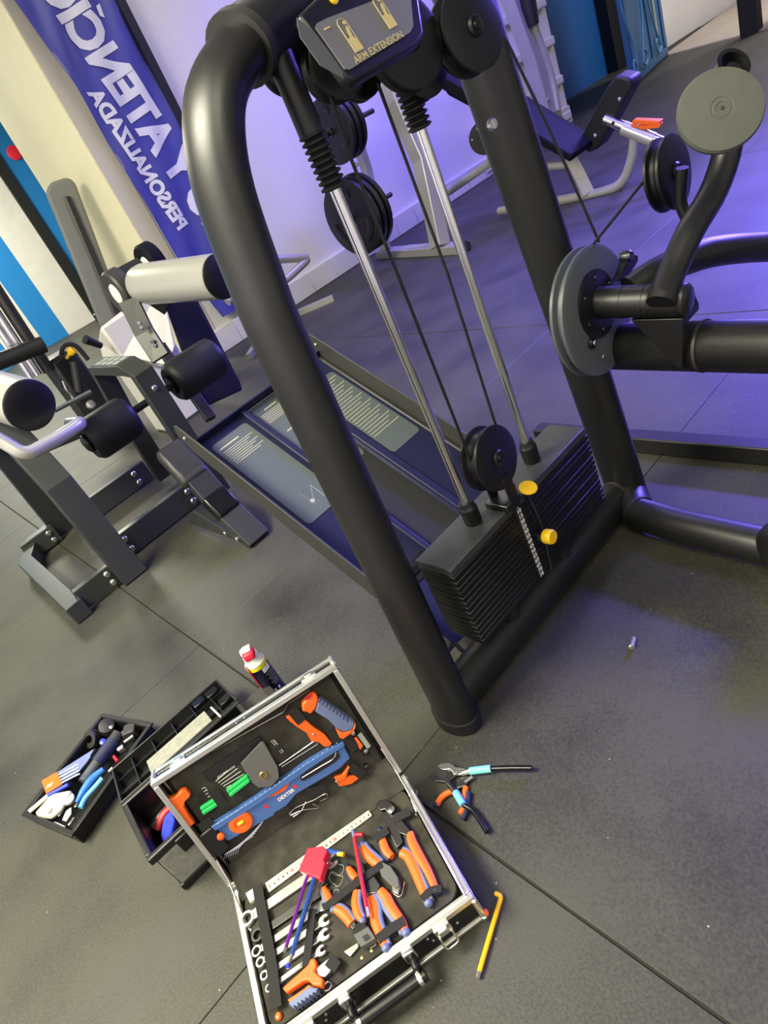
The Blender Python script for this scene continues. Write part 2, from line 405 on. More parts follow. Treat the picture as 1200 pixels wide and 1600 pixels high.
# ------------------------------------------------------------------ banner hanging on the back wall
def bedge(z):
    tb = [(.25, 2.70), (.77, 2.585), (1.34, 2.578), (1.84, 2.562), (2.22, 2.552), (2.8, 2.46), (3.1, 2.44)]
    for (a, b), (c, d) in zip(tb, tb[1:]):
        if z <= c: return b + (d - b) * max(0, (z - a)) / (c - a)
    return tb[-1][1]
def bwave(x, z):
    s = max(0, min(1, (x - 2.5) / .7))
    return 5.615 + .014 * math.sin(9 * s + 4.2 * z) * (1 - .5 * s) + .010 * math.sin(17 * s - 7 * z) - .03 * (1 - s) ** 2
bt = thing('banner', 'blue vinyl banner with mirrored white lettering hanging on the back wall', 'banner', (2.85, 5.6, .28))
vs, fs = [], []; NX, NZ = 26, 70
for j in range(NZ + 1):
    z = .28 + (3.05 - .28) * j / NZ
    for i in range(NX + 1):
        x = bedge(z) + (3.20 - bedge(z)) * i / NX
        vs.append((x, bwave(x, z), z))
for j in range(NZ):
    for i in range(NX): k = j * (NX + 1) + i; fs.append((k, k + 1, k + NX + 2, k + NX + 1))
nb = len(vs); vs2 = vs + [(a, b + .004, c) for a, b, c in vs]
fs2 = fs + [tuple(q + nb for q in f[::-1]) for f in fs]
for i in range(NX): fs2.append((i, nb + i, nb + i + 1, i + 1))
for j in range(NZ):
    a, b = j * (NX + 1), (j + 1) * (NX + 1); fs2.append((a, b, nb + b, nb + a)); a += NX; b += NX; fs2.append((a, nb + a, nb + b, b))
add('vinyl_sheet', vs2, fs2, 'banner', bt, smooth=80)
wp = lambda p: V((p.x, bwave(p.x, p.z) - .007, p.z))
xb = V((-.155, 0, 1)); yb_ = V((1, 0, .155))
lab(text('lettering', 'SERVICIO Y ATENCION', (2.985, 5.6, 1.60), xb, yb_, .37, 'banner_text', bt, sx=.80, bold=.05, warp=wp, lift=0), 'mirrored white capital letters')
prism('accent', [wp(V((3.02, 0, 2.56))), wp(V((3.05, 0, 2.54))), wp(V((3.07, 0, 2.63))), wp(V((3.03, 0, 2.62)))], V((0, -.001, 0)), 'banner_text', bt)
lab(text('lettering', 'PERSONALIZADA', (2.715, 5.6, 1.605), V((-.11, 0, 1)), V((1, 0, .11)), .160, 'banner_text', bt, sx=.88, bold=.048, warp=wp, lift=0), 'mirrored white smaller capital letters')
tag(tube('banner_pole', [(3.235, 5.62, .0), (3.235, 5.62, 3.12)], .035, 'pole_black', sq=True, ref=X), 'slim black post along the right edge of the banner', 'post')
# ================================================================== arm extension machine
FY = 1.02
mc = thing('arm_extension_machine', 'large black arm extension weight machine filling the middle of the photo', 'gym machine', (.95, 1.0, 0))
def fp(*xz): return [V((x, FY, z)) for x, z in xz]
RX, RY = .043, .065
tube('upright', cat(fp((.522, .02), (.532, .3), (.562, .975), (.577, 1.14), (.604, 1.29), (.655, 1.385), (.725, 1.428), (.79, 1.442)), 6), RX, 'frame_black', mc, 24, ref=Y, r2=RY)
tube('upright', cat(fp((1.41, .02), (1.373, .45), (1.306, 1.20), (1.295, 1.34), (1.278, 1.45), (1.22, 1.52), (1.14, 1.535)), 6), RX, 'frame_black', mc, 24, ref=Y, r2=RY)
tb = tube('top_beam', cat(fp((.745, 1.437), (.845, 1.457), (.945, 1.48), (1.05, 1.508), (1.16, 1.535)), 5), RX + .009, 'frame_black', mc, 24, ref=Y, r2=RY + .009)
tube('collar', fp((.738, 1.4345), (.752, 1.4385)), RX + .0125, 'cover_edge', tb, 24, ref=Y, r2=RY + .0125)
tube('foot_cap', fp((.5215, .0), (.5222, .035)), RX + .006, 'rubber', mc, 24, ref=Y, r2=RY + .006)
tube('foot_cap', fp((1.411, .0), (1.4095, .03)), RX + .004, 'rubber', mc, 24, ref=Y, r2=RY + .004)
tube('base_beam', fp((.53, .066), (1.40, .066)), .060, 'frame_black', mc, 24, ref=Y, r2=.046)
tube('weld_ring', fp((1.345, .066), (1.353, .066)), .0625, 'cover_edge', mc, 24, ref=Y, r2=.0485)
tube('base_tube', [(1.385, .99, .06), (1.31, .93, .058), (1.29, .80, .056), (1.275, .56, .056)], .048, 'frame_black', mc, 20)
tube('weld_ring', [(1.318, .938, .058), (1.314, .928, .058)], .0505, 'cover_edge', mc, 20)
# transverse front foot at the right edge
fq = pz(1222, 872, .085)
ff = tube('front_foot', cat([fq + V((-.02, .02, 0)), fq + V((-.005, .01, 0)), fq + V((.03, -.01, 0)), fq + V((.09, -.04, 0)), fq + V((.5, -.2, 0))], 3), [.02, .045, .06, .07, .076, .08, .083, .085, .085, .085, .085, .085, .085], 'frame_black', mc, 24)
# weight stack
SX0, SX1, SY0, SY1, SZ0, SZ1 = .629, 1.19, .934, 1.046, .200, .440
NP = 15; ph = (SZ1 - .022 - SZ0) / (NP - 1)
for i in range(NP - 1):
    z = SZ0 + i * ph; j = random.uniform(-.0012, .0012)
    pl = box('weight_plate', (SX0 + j, SY0 + j, z + .0006), (SX1 + j, SY1, z + ph - .0012), 'plate_black', mc, bevel=.0016, seg=1)
box('weight_plate', (SX0, SY0, SZ1 - .021), (SX1, SY1, SZ1), 'plate_top', mc, bevel=.002, seg=1)
RODX = (.785, 1.031); RYY = .99
for i, x in enumerate(RODX):
    tube('bumper', [(x, RYY, .126), (x, RYY, .2)], .022, 'rubber', mc, 14)
    r = tube('guide_rod', [(x, RYY, .44), (x, RYY, 1.47)], .0105, 'chrome', mc, 20)
    lathe('rod_bushing', [(.019, 0), (.021, .004), (.0215, .045), (.018, .05), (.0165, .06), (.013, .062)], (x, RYY, .44), Z, 'black_plastic', r, 20)
    zb = 1.20 if i == 0 else 1.215
    prof = []
    for k in range(9):
        h = k * .0105; prof += [(.0165, h), (.0235, h + .003), (.0235, h + .0065), (.0165, h + .0095)]
    lathe('bellows', prof, (x, RYY, zb), Z, 'rubber', r, 22, smooth=60)
    tube('rod_sleeve', [(x, RYY, zb + .09), (x, RYY, 1.46)], .022, 'frame_black', r, 20)
# number strip, pin holes, selector pin
fy = SY0 - .0015
a, b = py(812, 797, fy), py(846, 902, fy); sx = (a.x + b.x) / 2
st = box('number_strip', (sx - .011, fy - .0006, SZ0 + .004), (sx + .011, fy + .003, SZ1 - .004), 'black_matte', mc)
for i in range(NP):
    z = SZ1 - .011 - i * ph
    text('weight_number', str(5 + 5 * i) if i < 14 else '75', (sx, fy - .001, z), X, Z, .0155, 'white_print', st, bold=.03)
c, d = py(826, 790, fy), py(858, 886, fy); hx = (c.x + d.x) / 2
for i in range(NP):
    lathe('pin_hole', [(.0055, 0), (.0055, .003), (.0035, .0032)], (hx, fy + .0017, SZ1 - .011 - i * ph), -Y, 'dark_steel', mc, 12)
k = py(838, 836, fy); k.y = SY0
kn = lathe('selector_pin', [(.005, -.01), (.005, .012), (.0135, .013), (.0155, .02), (.0155, .026), (.0135, .027)], k, -Y, 'dark_steel', mc, 18)
lathe('pin_knob', [(.0165, .026), (.0185, .029), (.0185, .046), (.016, .050), (.004, .0505)], k, V((.06, -1, .05)), 'yellow', kn, 20)
tube('pin_cord', cat([py(826, 775, fy - .006), py(838, 800, fy - .01), py(848, 825, fy - .008), py(853, 850, fy - .006), py(862, 890, fy - .004)], 5), .0022, 'dark_print', mc, 6)
# yellow tag on the stem
ytp = pp(825, 763, (0, .925, .46), (0, -.55, .83))
lathe('tag_disc', [(.012, 0), (.021, 0), (.022, .002), (.021, .004), (.004, .0042)], ytp, V((0, -.36, .93)), 'yellow', mc, 24)
# moving pulley on the stack
pc = py(764, 716, .955)
def pulley(name, c, axis, r, gap, m='black_plastic', parent=mc, hub='dark_steel'):
    ax = V(axis).normalized()
    p = lathe(name, [(r * .9, -gap), (r, -gap + .002), (r, -gap + .008), (r * .86, -gap + .012), (r * .82, 0), (r * .86, gap - .012), (r, gap - .008), (r, gap - .002), (r * .9, gap), (r * .3, gap + .001)], c, ax, m, parent, 36)
    lathe('hub', [(r * .24, gap - .002), (r * .26, gap + .004), (r * .2, gap + .008), (r * .12, gap + .006), (r * .1, gap + .010), (r * .03, gap + .010)], c, ax, m, p, 20)
    return p
mp = pulley('pulley', pc, (.1, -1, .08), .074, .025)
for s in (-1, 1):
    obox('pulley_bracket', V((pc.x, .955 + s * .03, .478)), X * .014, Y * .003, Z * .045, 'black_plastic', mp, bevel=.002)
obox('pulley_base', V((pc.x - .004, .958, .448)), X * .028, Y * .034, Z * .010, 'dark_steel', mp, bevel=.003)
tube('stem_bolt', [(pc.x + .03, .95, .44), (pc.x + .03, .95, .475)], .009, 'dark_steel', mp, 10)
# cables
def cable(*pts): return tube('cable', [V(p) for p in pts], .0032, 'rubber', mc, 8)
cl = pc + V((-.052, .0, .01)); cr = pc + V((.052, 0, .02))
cable(cl, py(612, 405, .965), py(545, 240, .97), py(500, 100, .98))
cable(cr, py(700, 430, .965), py(590, 130, .98))
CAMC = V((1.238, .87, .725))
cable(py(790, 60, .93), py(860, 205, .91), py(936, 378, .875))
# top pulleys behind and beside the console
def disc(u, v, y, rpx, gap, m='black_plastic'):
    c = py(u, v, y); r = rpx * (c - EYE).length / ray(u, v).length / FPX
    return pulley('top_pulley', c, (-.12, -1, .1), r, gap, m)
disc(729, 50, .90, 60, .022)
disc(652, 106, .97, 47, .018)
disc(632, 70, .93, 66, .016)
disc(520, 104, .985, 50, .02)
disc(556, 112, 1.03, 42, .012)
disc(447, 100, 1.06, 42, .02)
# bolt on the right upright
bolt(py(768, 195, FY - .066), V((-.3, -1, .1)), .012, mc, 'steel')
bolt(py(765, 197, FY - .078), V((-.3, -1, .1)), .007, mc, 'steel')
# console sign
cn = V((0, -math.cos(.36), math.sin(.36))); co = py(572, 50, .84)
cu_ = Z - cn * Z.dot(cn); cu_.normalize()
def cp(u, v, off=0): return pp(u, v, co + cn * off, cn)
hs = prism('console_housing', [cp(466, 22), cp(542, 122), cp(556, 128), cp(652, 72), cp(664, 52), cp(650, -40), cp(600, -60), cp(520, -30)], cn * -.022, 'black_plastic', mc, bevel=.006)
prism('console_lit_side', [cp(463, 28, .0005), cp(468, 58, .0005), cp(500, 103, .0005), cp(537, 124, .0005), cp(535, 113, .0005), cp(490, 50, .0005)], cn * .0012, 'disc_grey', hs, bevel=.0004)  # lit left side of the housing, painted as a lighter grey sheet
pl = prism('sign_plate', [cp(492, 44), cp(494, 38), cp(510, 30), cp(632, -16), cp(640, -14), cp(645, 42), cp(640, 52), cp(546, 110), cp(538, 109)], cn * .002, 'sign_grey', hs)
a, b = cp(552, 98), cp(628, 55)
text('sign_lettering', 'ARM EXTENSION', (a + b) / 2, b - a, cu_, (b - a).length * .128, 'sign_gold', pl, bold=.015, lift=.003)
def pict(u, v, s):
    o = cp(u, v); r = (cp(u + 10, v - 5) - cp(u, v)).normalized(); q = cu_
    P = lambda L: [o + r * x * s + q * y * s + cn * .0028 for x, y in L]
    prism('pictogram', P([(-1, -3.2), (1, -3.2), (1, -1.2), (.5, -.6), (-.9, -.6)]), cn * .0006, 'sign_gold', pl)
    prism('pictogram', P([(-.2, -.6), (.5, -.6), (.7, .4), (.9, 1.2), (.5, 1.6), (.1, 1.1), (-.1, .3)]), cn * .0006, 'sign_gold', pl)
    lathe('pictogram', [(s * .38, 0), (s * .38, .0008)], o + r * .55 * s + q * 2.1 * s + cn * .0026, cn, 'sign_gold', pl, 12)
    P2 = [(-1.1, -3.3), (1.15, -3.3), (1.15, 2.2), (.6, 2.9), (-.7, 2.9), (-1.1, 2.2), (-1.1, -3.3)]
    tube('pictogram', [o + r * x * s + q * y * s + cn * .003 for x, y in P2], .0006, 'sign_gold', pl, 6)
pict(544, 56, .0078); pict(598, 20, .0078)
obox('sign_code', cp(511, 44, .0026), (b - a).normalized() * .006, cu_ * .0012, cn * .0004, 'sign_gold', pl)
lathe('sign_badge', [(.007, 0), (.007, .002), (.005, .003)], cp(521, 0, .0), cn, 'yellow', hs, 16)
# boom towards the seat, cam disc and axle
tube('boom', [(1.36, .97, .606), (1.30, .93, .605), (1.30, -.1, .57)], .055, 'frame_black', mc, 24)
tube('weld_ring', [(1.30, .665, .597), (1.30, .658, .597)], .0575, 'cover_edge', mc, 24)
cw = lathe('cam_disc', [(.03, .02), (.135, .02), (.143, .017), (.143, .010), (.130, .006), (.130, -.004), (.143, -.008), (.143, -.015), (.137, -.018), (.03, -.018)], CAMC, V((.03, -1, .02)), 'cam_grey', mc, 48)
lathe('cam_flange', [(.075, .0), (.075, .005), (.07, .006)], CAMC + V((-.005, -.0205, .02)), V((.03, -1, .02)), 'black_plastic', cw, 32)
for a in range(6):
    an = a * 1.047 + .4
    bolt(CAMC + V((math.cos(an) * .058 - .005, -.027, math.sin(an) * .058 + .02)), -Y, .0045, cw, 'dark_steel')
bolt(CAMC + V((-.062, -.021, -.045)), -Y, .014, cw, 'black_gloss'); bolt(CAMC + V((-.062, -.03, -.045)), -Y, .006, cw, 'steel')
bolt(CAMC + V((-.03, -.021, -.098)), -Y, .005, cw, 'steel')
cable(py(884, 470, .87), py(900, 425, .87), py(922, 388, .87), px(1018, 268, 1.48))
AX = [V((1.24, .85, .745)), V((1.255, .665, .728))]
axl = tube('axle', AX, .034, 'frame_black', mc, 24)
for t0 in (.04, .30, .56, .62, .95):
    p = AX[0].lerp(AX[1], t0); q = AX[0].lerp(AX[1], t0 + .025); tube('axle_ring', [p, q], .0352, 'frame_black', axl, 24)
lathe('axle_cap', [(.034, 0), (.033, .006), (.026, .012), (.008, .014)], AX[1], AX[1] - AX[0], 'frame_black', axl, 24)
prism('gusset', [px(985, 500, 1.232), px(1066, 498, 1.232), px(1066, 577, 1.232), px(1056, 573, 1.232)], X * .03, 'black_plastic', mc, bevel=.002)
prism('stop_plate', [px(1066, 470, 1.26), px(1076, 492, 1.26), px(1076, 502, 1.26), px(1062, 498, 1.26)], X * .05, 'black_plastic', mc, bevel=.002)
prism('stop_bracket', [py(958, 432, .845), py(972, 398, .845), py(985, 400, .845), py(985, 410, .845), py(966, 440, .845), py(952, 440, .845)], -Y * .02, 'black_plastic', mc, bevel=.003)
lathe('stop_knob', [(.014, 0), (.014, .018), (.010, .024), (.004, .025)], py(972, 402, .845), -Y, 'dark_steel', mc, 16)
# lever with its round pad
LY = .69
tube('lever', cat([py(1033, 470, LY), py(1052, 420, LY), py(1078, 362, LY - .01), py(1112, 305, LY - .02), py(1132, 252, LY - .03), py(1142, 200, LY - .04)], 6), .0285, 'frame_black', mc, 22)
tube('lever_collar', [py(1032, 474, LY), py(1035, 464, LY)], .029, 'frame_black', mc, 22)
tube('handle_tube', cat([py(985, 455, .80), py(1030, 425, .765), py(1080, 403, .74), py(1130, 391, .71), py(1210, 386, .67), py(1300, 390, .6)], 6), .034, 'frame_black', mc, 22)
pd = py(1127, 170, .60); pn = V((-.60, -.62, .50)).normalized()
pad = lathe('round_pad', [(.03, -.03), (.060, -.028), (.0735, -.016), (.0755, -.006), (.0725, 0), (.05, .0035), (.02, .0045), (.019, .0035), (.0165, .0035), (.0155, .0045), (.011, .0045), (.0105, .003), (.003, .003)], pd, pn, 'disc_grey', mc, 48)
bolt(pd + pn * .003, pn, .0035, pad, 'dark_steel')
vs, fs = lathe_geo([(.026, -.02), (.034, -.02), (.036, 0), (.034, .02), (.026, .02), (.024, 0)], py(1138, 112, .66), V((-.3, -.75, .6)), 28, close=True)
add('ring_end', vs, fs, 'frame_black', pad, smooth=40)
lathe('ring_core', [(.018, -.03), (.018, .01), (.014, .016), (.004, .017)], py(1139, 116, .66), V((-.3, -.75, .6)), 'frame_black', pad, 18)
# swivel pulley
sp = px(1043, 272, 1.50)
pulley('swivel_pulley', sp, V((.02, -1, .05)), .077, .019)
tube('pulley_holder', fil([px(1066, 262, 1.46), px(1062, 318, 1.46), px(1078, 350, 1.46), px(1085, 400, 1.46)], .03), .013, 'frame_black', mc, 14)

# ------------------------------------------------------------------ weight stack cover leaning back
cv = thing('stack_cover', 'dark blue weight stack cover panel with instruction stickers leaning behind the stack', 'machine cover', (.91, 1.1, .06))
tv = V((0, .84, .543)).normalized(); nv = V((0, -tv.z, tv.y)); E0 = V((0, 1.07, .175)); LN = 1.07
def cpt(x, s, h): return E0 + X * x + tv * s + nv * h
XL, XR = .62, 1.2
def cslab(name, x0, x1, s0, s1, h0, h1, m, parent=cv, bevel=.002):
    return obox(name, cpt((x0 + x1) / 2, (s0 + s1) / 2, (h0 + h1) / 2), X * (x1 - x0) / 2, tv * (s1 - s0) / 2, nv * (h1 - h0) / 2, m, parent, bevel=bevel, seg=2)
FH = -.078
pan = cslab('panel', XL + .004, .845, -.02, LN - .06, FH - .006, FH, 'cover_blue')
cslab('panel_side', 1.0, XR - .004, -.02, LN - .06, FH - .006, FH, 'cover_blue', pan)
cslab('panel_step', .845, 1.00, -.02, LN - .06, FH - .03, FH - .012, 'black_matte', pan)
cslab('panel_ridge', .825, .845, -.02, LN - .06, FH, FH + .014, 'cover_blue', pan, .005)
cslab('panel_ridge', 1.0, 1.03, -.02, LN - .06, FH, FH + .016, 'cover_blue', pan, .005)
cslab('panel_raised', 1.03, XR - .006, -.02, LN - .07, FH, FH + .007, 'cover_blue', pan, .003)
def flange(x, name, bo):
    pts = [(0, -.02, FH), (0, LN - .09, FH), (0, LN - .01, -.055), (0, LN, -.035), (0, LN, -.012), (0, LN - .015, -.002), (0, LN - .05, 0), (0, -.02, 0)]
    f = prism(name, [cpt(x - .003, s, h) for _, s, h in pts], X * .006, 'cover_edge', cv, bevel=.0015)
    bolt(cpt(x + bo * .003, LN - .05, -.03), X * bo, .007, f, 'steel')
    return f
flange(XL, 'flange', -1); flange(XR, 'flange', -1)
cslab('end_lip', XL, XR, LN - .066, LN - .058, FH - .004, FH + .03, 'cover_blue', pan)
cslab('fold', XR - .018, XR - .004, -.02, LN - .07, FH, FH + .012, 'cover_edge', pan, .005)
SH = FH + .0005
def sticker(name, x0, x1, s0, s1, h, lines, parent=pan):
    rr = .014; cs_ = []
    for cx, cy, a0 in ((x1 - rr, s0 + rr, -90), (x1 - rr, s1 - rr, 0), (x0 + rr, s1 - rr, 90), (x0 + rr, s0 + rr, 180)):
        cs_ += [cpt(cx + rr * math.cos(math.radians(a0 + 30 * k)), cy + rr * math.sin(math.radians(a0 + 30 * k)), h) for k in range(4)]
    st = prism(name, cs_, nv * .0012, 'sticker_grey', parent)
    for (lx0, lx1, ls, th) in lines:
        obox('printed_line', cpt(x0 + (x1 - x0) * (lx0 + lx1) / 2, s0 + (s1 - s0) * ls, h + .0014), X * (x1 - x0) * (lx1 - lx0) / 2, tv * th, nv * .0003, 'cream_print', st)
    return st
ln = lambda n, s, d, a=.08, b=.9: [(a, b - .12 * ((i * 7) % 3), s - i * d, .0011) for i in range(n)]
s1 = sticker('sticker', .665, .812, .53, .97, SH, [(.08, .62, .93, .0024)] + ln(8, .89, .02))
s2 = sticker('sticker', .857, .99, .60, 1.0, FH - .0118, [(.3, .7, .93, .0024)] + ln(6, .89, .02) + [(.2, .8, .62, .0024), (.3, .7, .58, .0012)])
s3 = sticker('sticker', 1.035, 1.17, .52, .92, FH + .0072, ln(22, .94, .034, .05, .95))
lab(s2, 'grey sticker with two small figures'); lab(s1, 'grey sticker with small diagram'); 
def figure(x, s, k, par):
    P = [(-.2, 0), (-.25, 1.5), (-.5, 1.4), (-.7, .9), (-.85, 1), (-.6, 2.2), (-.15, 2.4), (-.15, 2.6), (.15, 2.6), (.15, 2.4), (.6, 2.2), (.85, 1), (.7, .9), (.5, 1.4), (.25, 1.5), (.2, 0), (.05, 0), (0, 1.1), (-.05, 0)]
    prism('printed_figure', [cpt(x + a * k, s + b * k, FH - .0104) for a, b in P], nv * .0005, 'cream_print', par)
    lathe('printed_figure', [(.3 * k, 0), (.3 * k, .0005)], cpt(x, s + 2.85 * k, FH - .0104), nv, 'cream_print', par, 12)
figure(.885, .635, .026, s2); figure(.945, .70, .024, s2)
tube('printed_diagram', [cpt(.75 + a, .60 + b, SH + .0016) for a, b in ((-.022, -.03), (.022, -.03), (.022, .03), (-.022, .03), (-.022, -.03), (.022, .03))], .0009, 'grey_print', s1, 6)
lathe('printed_diagram', [(.008, 0), (.008, .0005)], cpt(.735, .585, SH + .0014), nv, 'grey_print', s1, 12)
hp = cslab('grip_plate', .70, .815, .17, .235, FH, FH + .004, 'black_plastic', pan, .003)
cslab('grip_slot', .725, .79, .19, .215, FH + .004, FH + .009, 'black_gloss', hp, .002)
for x in (.712, .803): bolt(cpt(x, .2, FH + .004), nv, .006, hp, 'dark_steel')
cslab('yellow_mark', XL - .0046, XL - .0034, .205, .222, -.075, -.055, 'yellow', cv, 0)
tube('hook', fil([cpt(.64, -.02, -.03), cpt(.64, -.05, -.05) , cpt(.66, -.075, -.06), cpt(.70, -.06, -.055)], .02), .006, 'frame_black', cv, 8)
# low black rail behind the machine
tag(box('floor_rail', (1.665, -.9, 0), (1.725, 1.55, .062), 'frame_black', bevel=.006), 'low black steel rail lying on the floor right of the machine', 'rail')
# ================================================================== grey leg machine on the left
lg = thing('leg_machine', 'grey steel leg machine with silver arms and black rollers at the left', 'gym machine', (.6, 3.3, 0))
def bar(name, pts, hx, ht, m='leg_frame', parent=lg, ref=X, bevel=.004, rad=0.):
    """flat bar: half width hx along ref, half thickness ht"""
    return tube(name, fil(pts, rad, 2) if rad else [V(p) for p in pts], ht, m, parent, ref=ref, r2=hx, sq=True, bevel=bevel)
# side frame nearest the wall on the left
s1x = .376
bar('side_frame', [(s1x, 2.965, 0), (s1x, 3.03, .53), (s1x, 3.2, .82), (s1x, 3.6, .86), (s1x, 3.95, .66), (s1x, 4.12, .0)], .061, .038)
# base rail along the floor with two cross pieces
bar('floor_bar', [(.10, 2.935, .045), (.10, 3.85, .045), (.22, 4.13, .045), (.33, 4.13, .045)], .045, .04, ref=Z)
for y in (3.0, 4.02):
    cb = bar('cross_bar', [(.13, y, .06), (.33, y, .06)], .055, .018, ref=Z)
    for z in (.035, .085): bolt((.29, y - .018, z), -Y, .016, cb)
for y in (3.18, 3.95):
    cb = bar('cross_bar', [(.43, y, .07), (.95, y, .07)], .065, .022, ref=Z)
    for x in (.47, .86):
        for z in (.04, .10): bolt((x, y - .022, z), -Y, .018, cb)
# portal frame in the middle with the printed top
pf = bar('portal_frame', [(.95, 2.99, .05), (.95, 2.99, .745), (.95, 3.10, .775), (.95, 3.53, .775), (.95, 3.64, .5), (.95, 3.70, .05)], .05, .026)
sp_ = box('label_plate', (.908, 3.12, .801), (.992, 3.5, .804), 'sticker_grey', pf)
for i in range(4):
    for j in range(2):
        box('label_mark', (.916 + j * .038, 3.15 + i * .085, .804), (.946 + j * .038, 3.2 + i * .085, .8048), 'grey_print', sp_)
bolt((.95, 2.962, .66), -Y, .014, pf); 
# right hand foot bracket
fb = bar('foot_bracket', [(.80, 2.43, .0), (.80, 2.60, .16), (.80, 2.69, .34), (.80, 2.79, .45)], .055, .03)
bar('foot_sleeve', [(.80, 2.56, .13), (.80, 2.63, .22)], .058, .036, 'black_gloss', bevel=.01)
bar('foot_plate', [(.79, 2.665, .30), (.80, 2.80, .455)], .066, .036, 'cover_edge', bevel=.02)
prism('gusset', [(.745, 2.44, .02), (.745, 3.05, .01), (.745, 2.86, .12)], X * .012, 'leg_frame', lg, bevel=.002)
for p in ((.744, 2.60, .05), (.744, 2.50, .04)): bolt(p, -X, .012, lg)
# padded rollers on one axle through the portal frame
def roller(x0, x1, y, z, r, m='pad_black'):
    n = x1 - x0
    p = lathe('roller', [(r * .45, .004), (r * .55, -.006), (r * .8, -.008), (r * .97, .012), (r, .03), (r, n - .03), (r * .97, n - .012), (r * .8, n + .006), (r * .5, n)], (x0, y, z), X, m, lg, 32)
    lathe('roller_core', [(.03, -.03), (.045, -.02), (.045, .01), (.02, .012)], (x0, y, z), X, 'black_gloss', p, 16)
    return p
roller(1.12, 1.40, 3.2, .575, .105)
roller(.625, .855, 3.2, .565, .105)
tube('roller_axle', [(.60, 3.2, .57), (1.42, 3.2, .575)], .018, 'black_plastic', lg, 12)
# silver arms with black caps
def arm(c0, c1, r):
    c0, c1 = V(c0), V(c1); d = (c1 - c0); L_ = d.length
    a = lathe('silver_arm', [(r * .5, 0), (r * .9, .01), (r, .06), (r, L_), (r * .9, L_ + .001)], c0, d, 'silver_paint', lg, 36)
    lathe('arm_cap', [(r, 0), (r * .99, .008), (r * .92, .012), (r * .3, .014)], c1, d, 'black_plastic', a, 36)
    return a
arm((1.33, 3.42, 1.02), py(345, 432, 2.78), .098)
arm(py(-95, 590, 3.5), py(46, 633, 2.75), .098)
# hub discs of the upper arm
for u, v, y in ((190, 455, 3.52), (238, 412, 3.75)):
    c = py(u, v, y)
    vs, fs = lathe_geo([(.055, -.035), (.105, -.04), (.115, -.03), (.115, .03), (.105, .04), (.06, .035)], c, X, 32, close=True)
    h = add('hub_ring', vs, fs, 'cover_edge' if u < 200 else 'pad_navy', lg, smooth=40)
    lathe('hub_cap', [(.055, -.03), (.05, -.038), (.02, -.04)], c, X, 'pale_plastic', h, 24)
lv = bar('lever_plate', [py(200, 468, 3.42), py(226, 520, 3.38), py(252, 560, 3.32)], .012, .05, 'frame_black', ref=V((.5, .8, 0)))
for u, v in ((218, 505), (222, 512), (238, 533), (243, 540)): bolt(py(u, v, 3.33), V((-.6, -.8, 0)), .012, lv)
ap = py(230, 447, 3.45)
bar('arm_link', [ap + V((0, .1, .1)), ap, ap + V((.05, -.05, -.12))], .06, .05, 'black_plastic', ref=X)
# navy pad behind the rollers
nav = [py(255, 470, 3.75), py(300, 455, 3.75), py(380, 610, 3.45), py(315, 640, 3.45)]
prism('back_pad', nav, V((.05, .09, .02)), 'pad_navy', lg, bevel=.012)
bar('back_rail', [py(250, 540, 3.7), py(330, 655, 3.4)], .03, .02, 'frame_black')
# bent silver handle in front of the left arm
tube('bent_handle', fil([py(-60, 660, 2.75), py(2, 688, 2.7), py(40, 712, 2.66), py(92, 684, 2.7), py(128, 660, 2.75), py(110, 662, 2.9)], .04), .026, 'silver_paint', lg, 16)
bolt(px(142, 633, .72), V((0, -1, .3)), .022, lg)
bar('seat_rail', [(.55, 4.4, .42), (.80, 3.6, .52)], .05, .02, 'frame_black')

# white shroud behind the leg machine
ws = thing('white_shroud', 'white plastic machine shroud behind the hub of the grey leg machine', 'machine cover', (1.6, 4.7, 0))
yb = 4.5
add('shell', [py(155, 512, yb), py(245, 455, yb), py(262, 480, yb - .1), py(275, 540, yb - .2), py(262, 575, yb - .2), py(235, 570, yb), py(190, 560, yb)] +
    [py(155, 512, yb) + V((.05, .35, -.1)), py(245, 455, yb) + V((.05, .35, 0)), py(262, 480, yb - .1) + V((.1, .35, 0)), py(275, 540, yb - .2) + V((.1, .4, 0)), py(262, 575, yb - .2) + V((.1, .4, 0)), py(235, 570, yb) + V((0, .4, 0)), py(190, 560, yb) + V((0, .4, 0))],
    [(0, 1, 2, 3, 4, 5, 6), (13, 12, 11, 10, 9, 8, 7)] + [(i, (i + 1) % 7, 7 + (i + 1) % 7, 7 + i) for i in range(7)], 'white_paint', ws, bevel=.02, smooth=30)
b0 = py(215, 575, yb)
box('shroud_foot', (b0.x - .05, yb + .05, 0), (b0.x + .35, yb + .3, b0.z + .15), 'white_paint', ws, bevel=.02)
tube('shroud_handle', [py(133, 530, yb - .05), py(158, 540, yb - .02)], [.03, .02], 'black_plastic', ws, 12)

# grey padded bench standing on end
gb = thing('upright_bench', 'grey padded bench stood on end in front of the cream wall', 'bench', (2.1, 5.95, 0))
Yg = 5.95
P8 = [py(70, 300, Yg), py(78, 285, Yg), py(105, 276, Yg), py(117, 284, Yg), py(196, 495, Yg), py(196, 505, Yg), py(160, 520, Yg)]
prism('bench_pad', P8, V((.05, .14, 0)), 'bench_grey', gb, bevel=.03)
prism('bench_seam', [py(98, 308, Yg - .01), py(106, 308, Yg - .01), py(190, 498, Yg - .01), py(182, 505, Yg - .01)], V((.02, -.012, 0)), 'cover_edge', gb, bevel=.004)
q0, q1 = py(178, 510, Yg), py(178, 510, Yg)
box('bench_leg', (q0.x - .06, Yg + .05, 0), (q0.x + .06, Yg + .15, q0.z + .15), 'frame_black', gb, bevel=.01)

